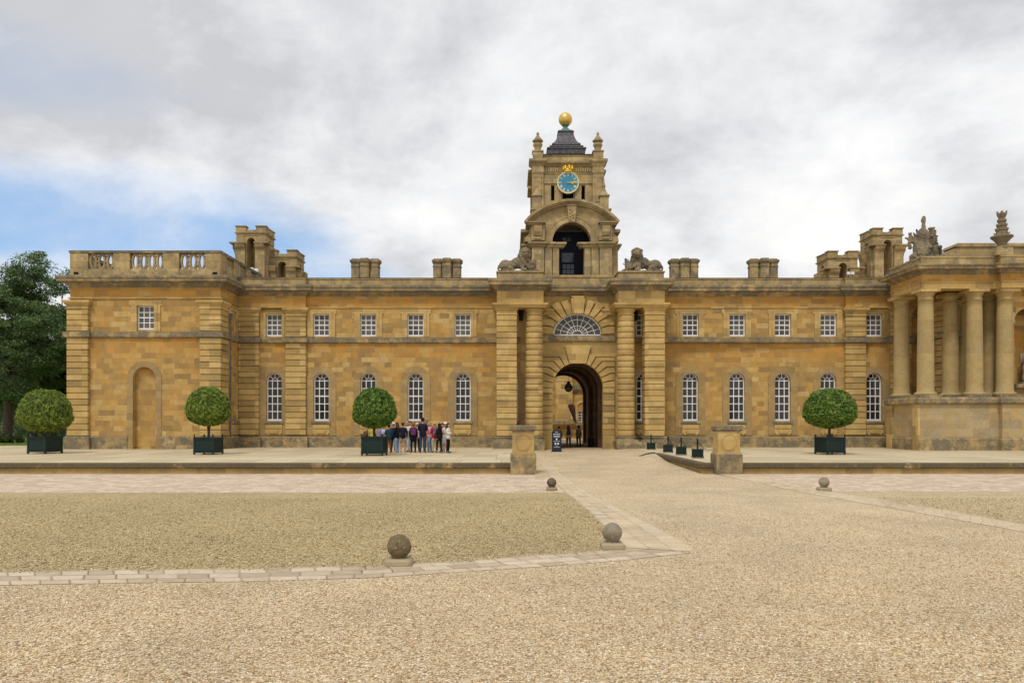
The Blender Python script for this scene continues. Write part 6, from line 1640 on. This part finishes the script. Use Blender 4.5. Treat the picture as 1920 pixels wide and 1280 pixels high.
sun=bpy.data.lights.new('sun','SUN'); sun.energy=1.5; sun.angle=math.radians(10); sun.color=(1,.95,.86)
so=bpy.data.objects.new('sun',sun); COL.objects.link(so)
# towards the sun: rotation measured clockwise from +y
sd=Vector((math.sin(SR)*math.cos(SE),math.cos(SR)*math.cos(SE),math.sin(SE)))
so.rotation_euler=sd.to_track_quat('Z','Y').to_euler(); so.location=(0,-20,40)
cam=bpy.data.cameras.new('camera'); co=bpy.data.objects.new('camera',cam); COL.objects.link(co); C.camera=co
cam.sensor_width=36; cam.lens=36*F/1920; cam.shift_y=(HY-640)/1920; cam.clip_end=5000; co.location=(0,0,CZ); co.rotation_euler=(math.radians(90),0,0)
C.view_settings.view_transform='Standard'; C.view_settings.look='None'; C.view_settings.exposure=.27; C.view_settings.gamma=1
C.cycles.max_bounces=6; C.cycles.transparent_max_bounces=4
# loose chippings: real stones over the nearest gravel, thinning out with distance
import numpy as np
rg=np.random.default_rng(3)
def arr(P,i,rev=False):
    P=P[::-1] if rev else P
    return np.array([p[i] for p in P],float)
def chips(N,y0,y1,fall,test,ramp,s0,zoff):
    Yr=y0+rg.random(N)*(y1-y0); Yr=Yr[rg.random(N)<np.clip(1.12-(Yr-y0)/fall,0.08,1)]
    Xr=(rg.random(len(Yr))*2-1)*(.66*Yr+1.2); px=CX+Xr*F/Yr; py=HY+(CZ-GZ)*F/Yr
    ok=test(px,py); Xr=Xr[ok];Yr=Yr[ok]; n=len(Xr)
    o8=np.array([(1,0,0),(0,1,0),(-1,0,0),(0,-1,0),(0,0,1),(0,0,-1)],float)
    tri=np.array([(0,1,4),(1,2,4),(2,3,4),(3,0,4),(1,0,5),(2,1,5),(3,2,5),(0,3,5)])
    V=np.repeat(o8[None],n,0)*(1+rg.normal(0,.22,(n,6,1)))
    V[:,:4,2]+=rg.normal(0,.25,(n,4)); V[:,4,:2]+=rg.normal(0,.35,(n,2))
    size=rg.lognormal(math.log(s0),.28,(n,1)); V*=np.stack([size*rg.uniform(.8,1.5,(n,1)),size,size*rg.uniform(.4,.8,(n,1))],2)
    an=rg.random(n)*6.283; c_,s_=np.cos(an)[:,None],np.sin(an)[:,None]; x_=V[:,:,0]*c_-V[:,:,1]*s_; y_=V[:,:,0]*s_+V[:,:,1]*c_
    V[:,:,0]=x_+Xr[:,None]; V[:,:,1]=y_+Yr[:,None]; V[:,:,2]+=GZ+zoff
    me=bpy.data.meshes.new('gravel'); me.vertices.add(n*6); me.vertices.foreach_set('co',V.reshape(-1).astype(np.float32))
    fi=(tri[None]+np.arange(n)[:,None,None]*6).reshape(-1)
    me.loops.add(len(fi)); me.loops.foreach_set('vertex_index',fi.astype(np.int32)); me.polygons.add(n*8); me.polygons.foreach_set('loop_start',np.arange(0,len(fi),3,dtype=np.int32)); me.update(calc_edges=True)
    at_=me.attributes.new('tint','FLOAT','POINT'); at_.data.foreach_set('value',np.repeat(rg.random(n),6).astype(np.float32))
    T=NT('chippings'); aa=T.n('ShaderNodeAttribute',attribute_name='tint').outputs['Fac']
    T.l(T.ramp(aa,ramp),T.b.inputs['Base Color']); T.b.inputs['Roughness'].default_value=.8; T.b.inputs['Specular IOR Level'].default_value=.25
    me.materials.append(T.m); go=bpy.data.objects.new('gravel',me); COL.objects.link(go); tag(go,kind='stuff')
def in_court(px,py):
    edge=np.interp(px,arr(botL,0),arr(botL,1),right=900); right_of=np.interp(py,arr(dr,1,True),arr(dr,0,True),left=1000,right=0)
    # loose stones drift in from the edge of the path in ragged tongues
    rag=3.2*np.sin(px*.021)+2.0*np.sin(px*.057+1.3)
    ok=np.where(px<1297,(py>edge-3+rag+np.abs(rg.normal(0,4,len(px))))|((px>right_of+4+rag*3)&(py<1034)),True)
    return ok&(py>np.interp(px,arr(rB,0),arr(rB,1),left=0)+1)
def in_panel(px,py):
    top=np.interp(px,arr(topL,0),arr(topL,1)); le=np.interp(py,arr(dl,1,True),arr(dl,0,True),left=1060,right=1172)
    L=(py<top-1+2*np.sin(px*.03)+np.abs(rg.normal(0,3,len(px)))*-1+4)&(px<le+rg.normal(0,5,len(px)))&(py>926)
    R=(py<np.interp(px,arr(rA,0),arr(rA,1))-2)&(px>1560)&(py>925)
    return L|R
chips(200000,6.6,21,15,in_court,[(0,(.30,.22,.14)),(.12,(.42,.275,.14)),(.35,(.585,.43,.235)),(.6,(.70,.55,.355)),(.85,(.78,.665,.48)),(1,(.87,.80,.65))],.0100,.005)
chips(120000,10,25,24,in_panel,[(0,(.20,.15,.075)),(.2,(.37,.275,.135)),(.5,(.53,.415,.215)),(.8,(.64,.52,.30)),(1,(.77,.68,.46))],.0125,.014)
bpy.context.view_layer.update()
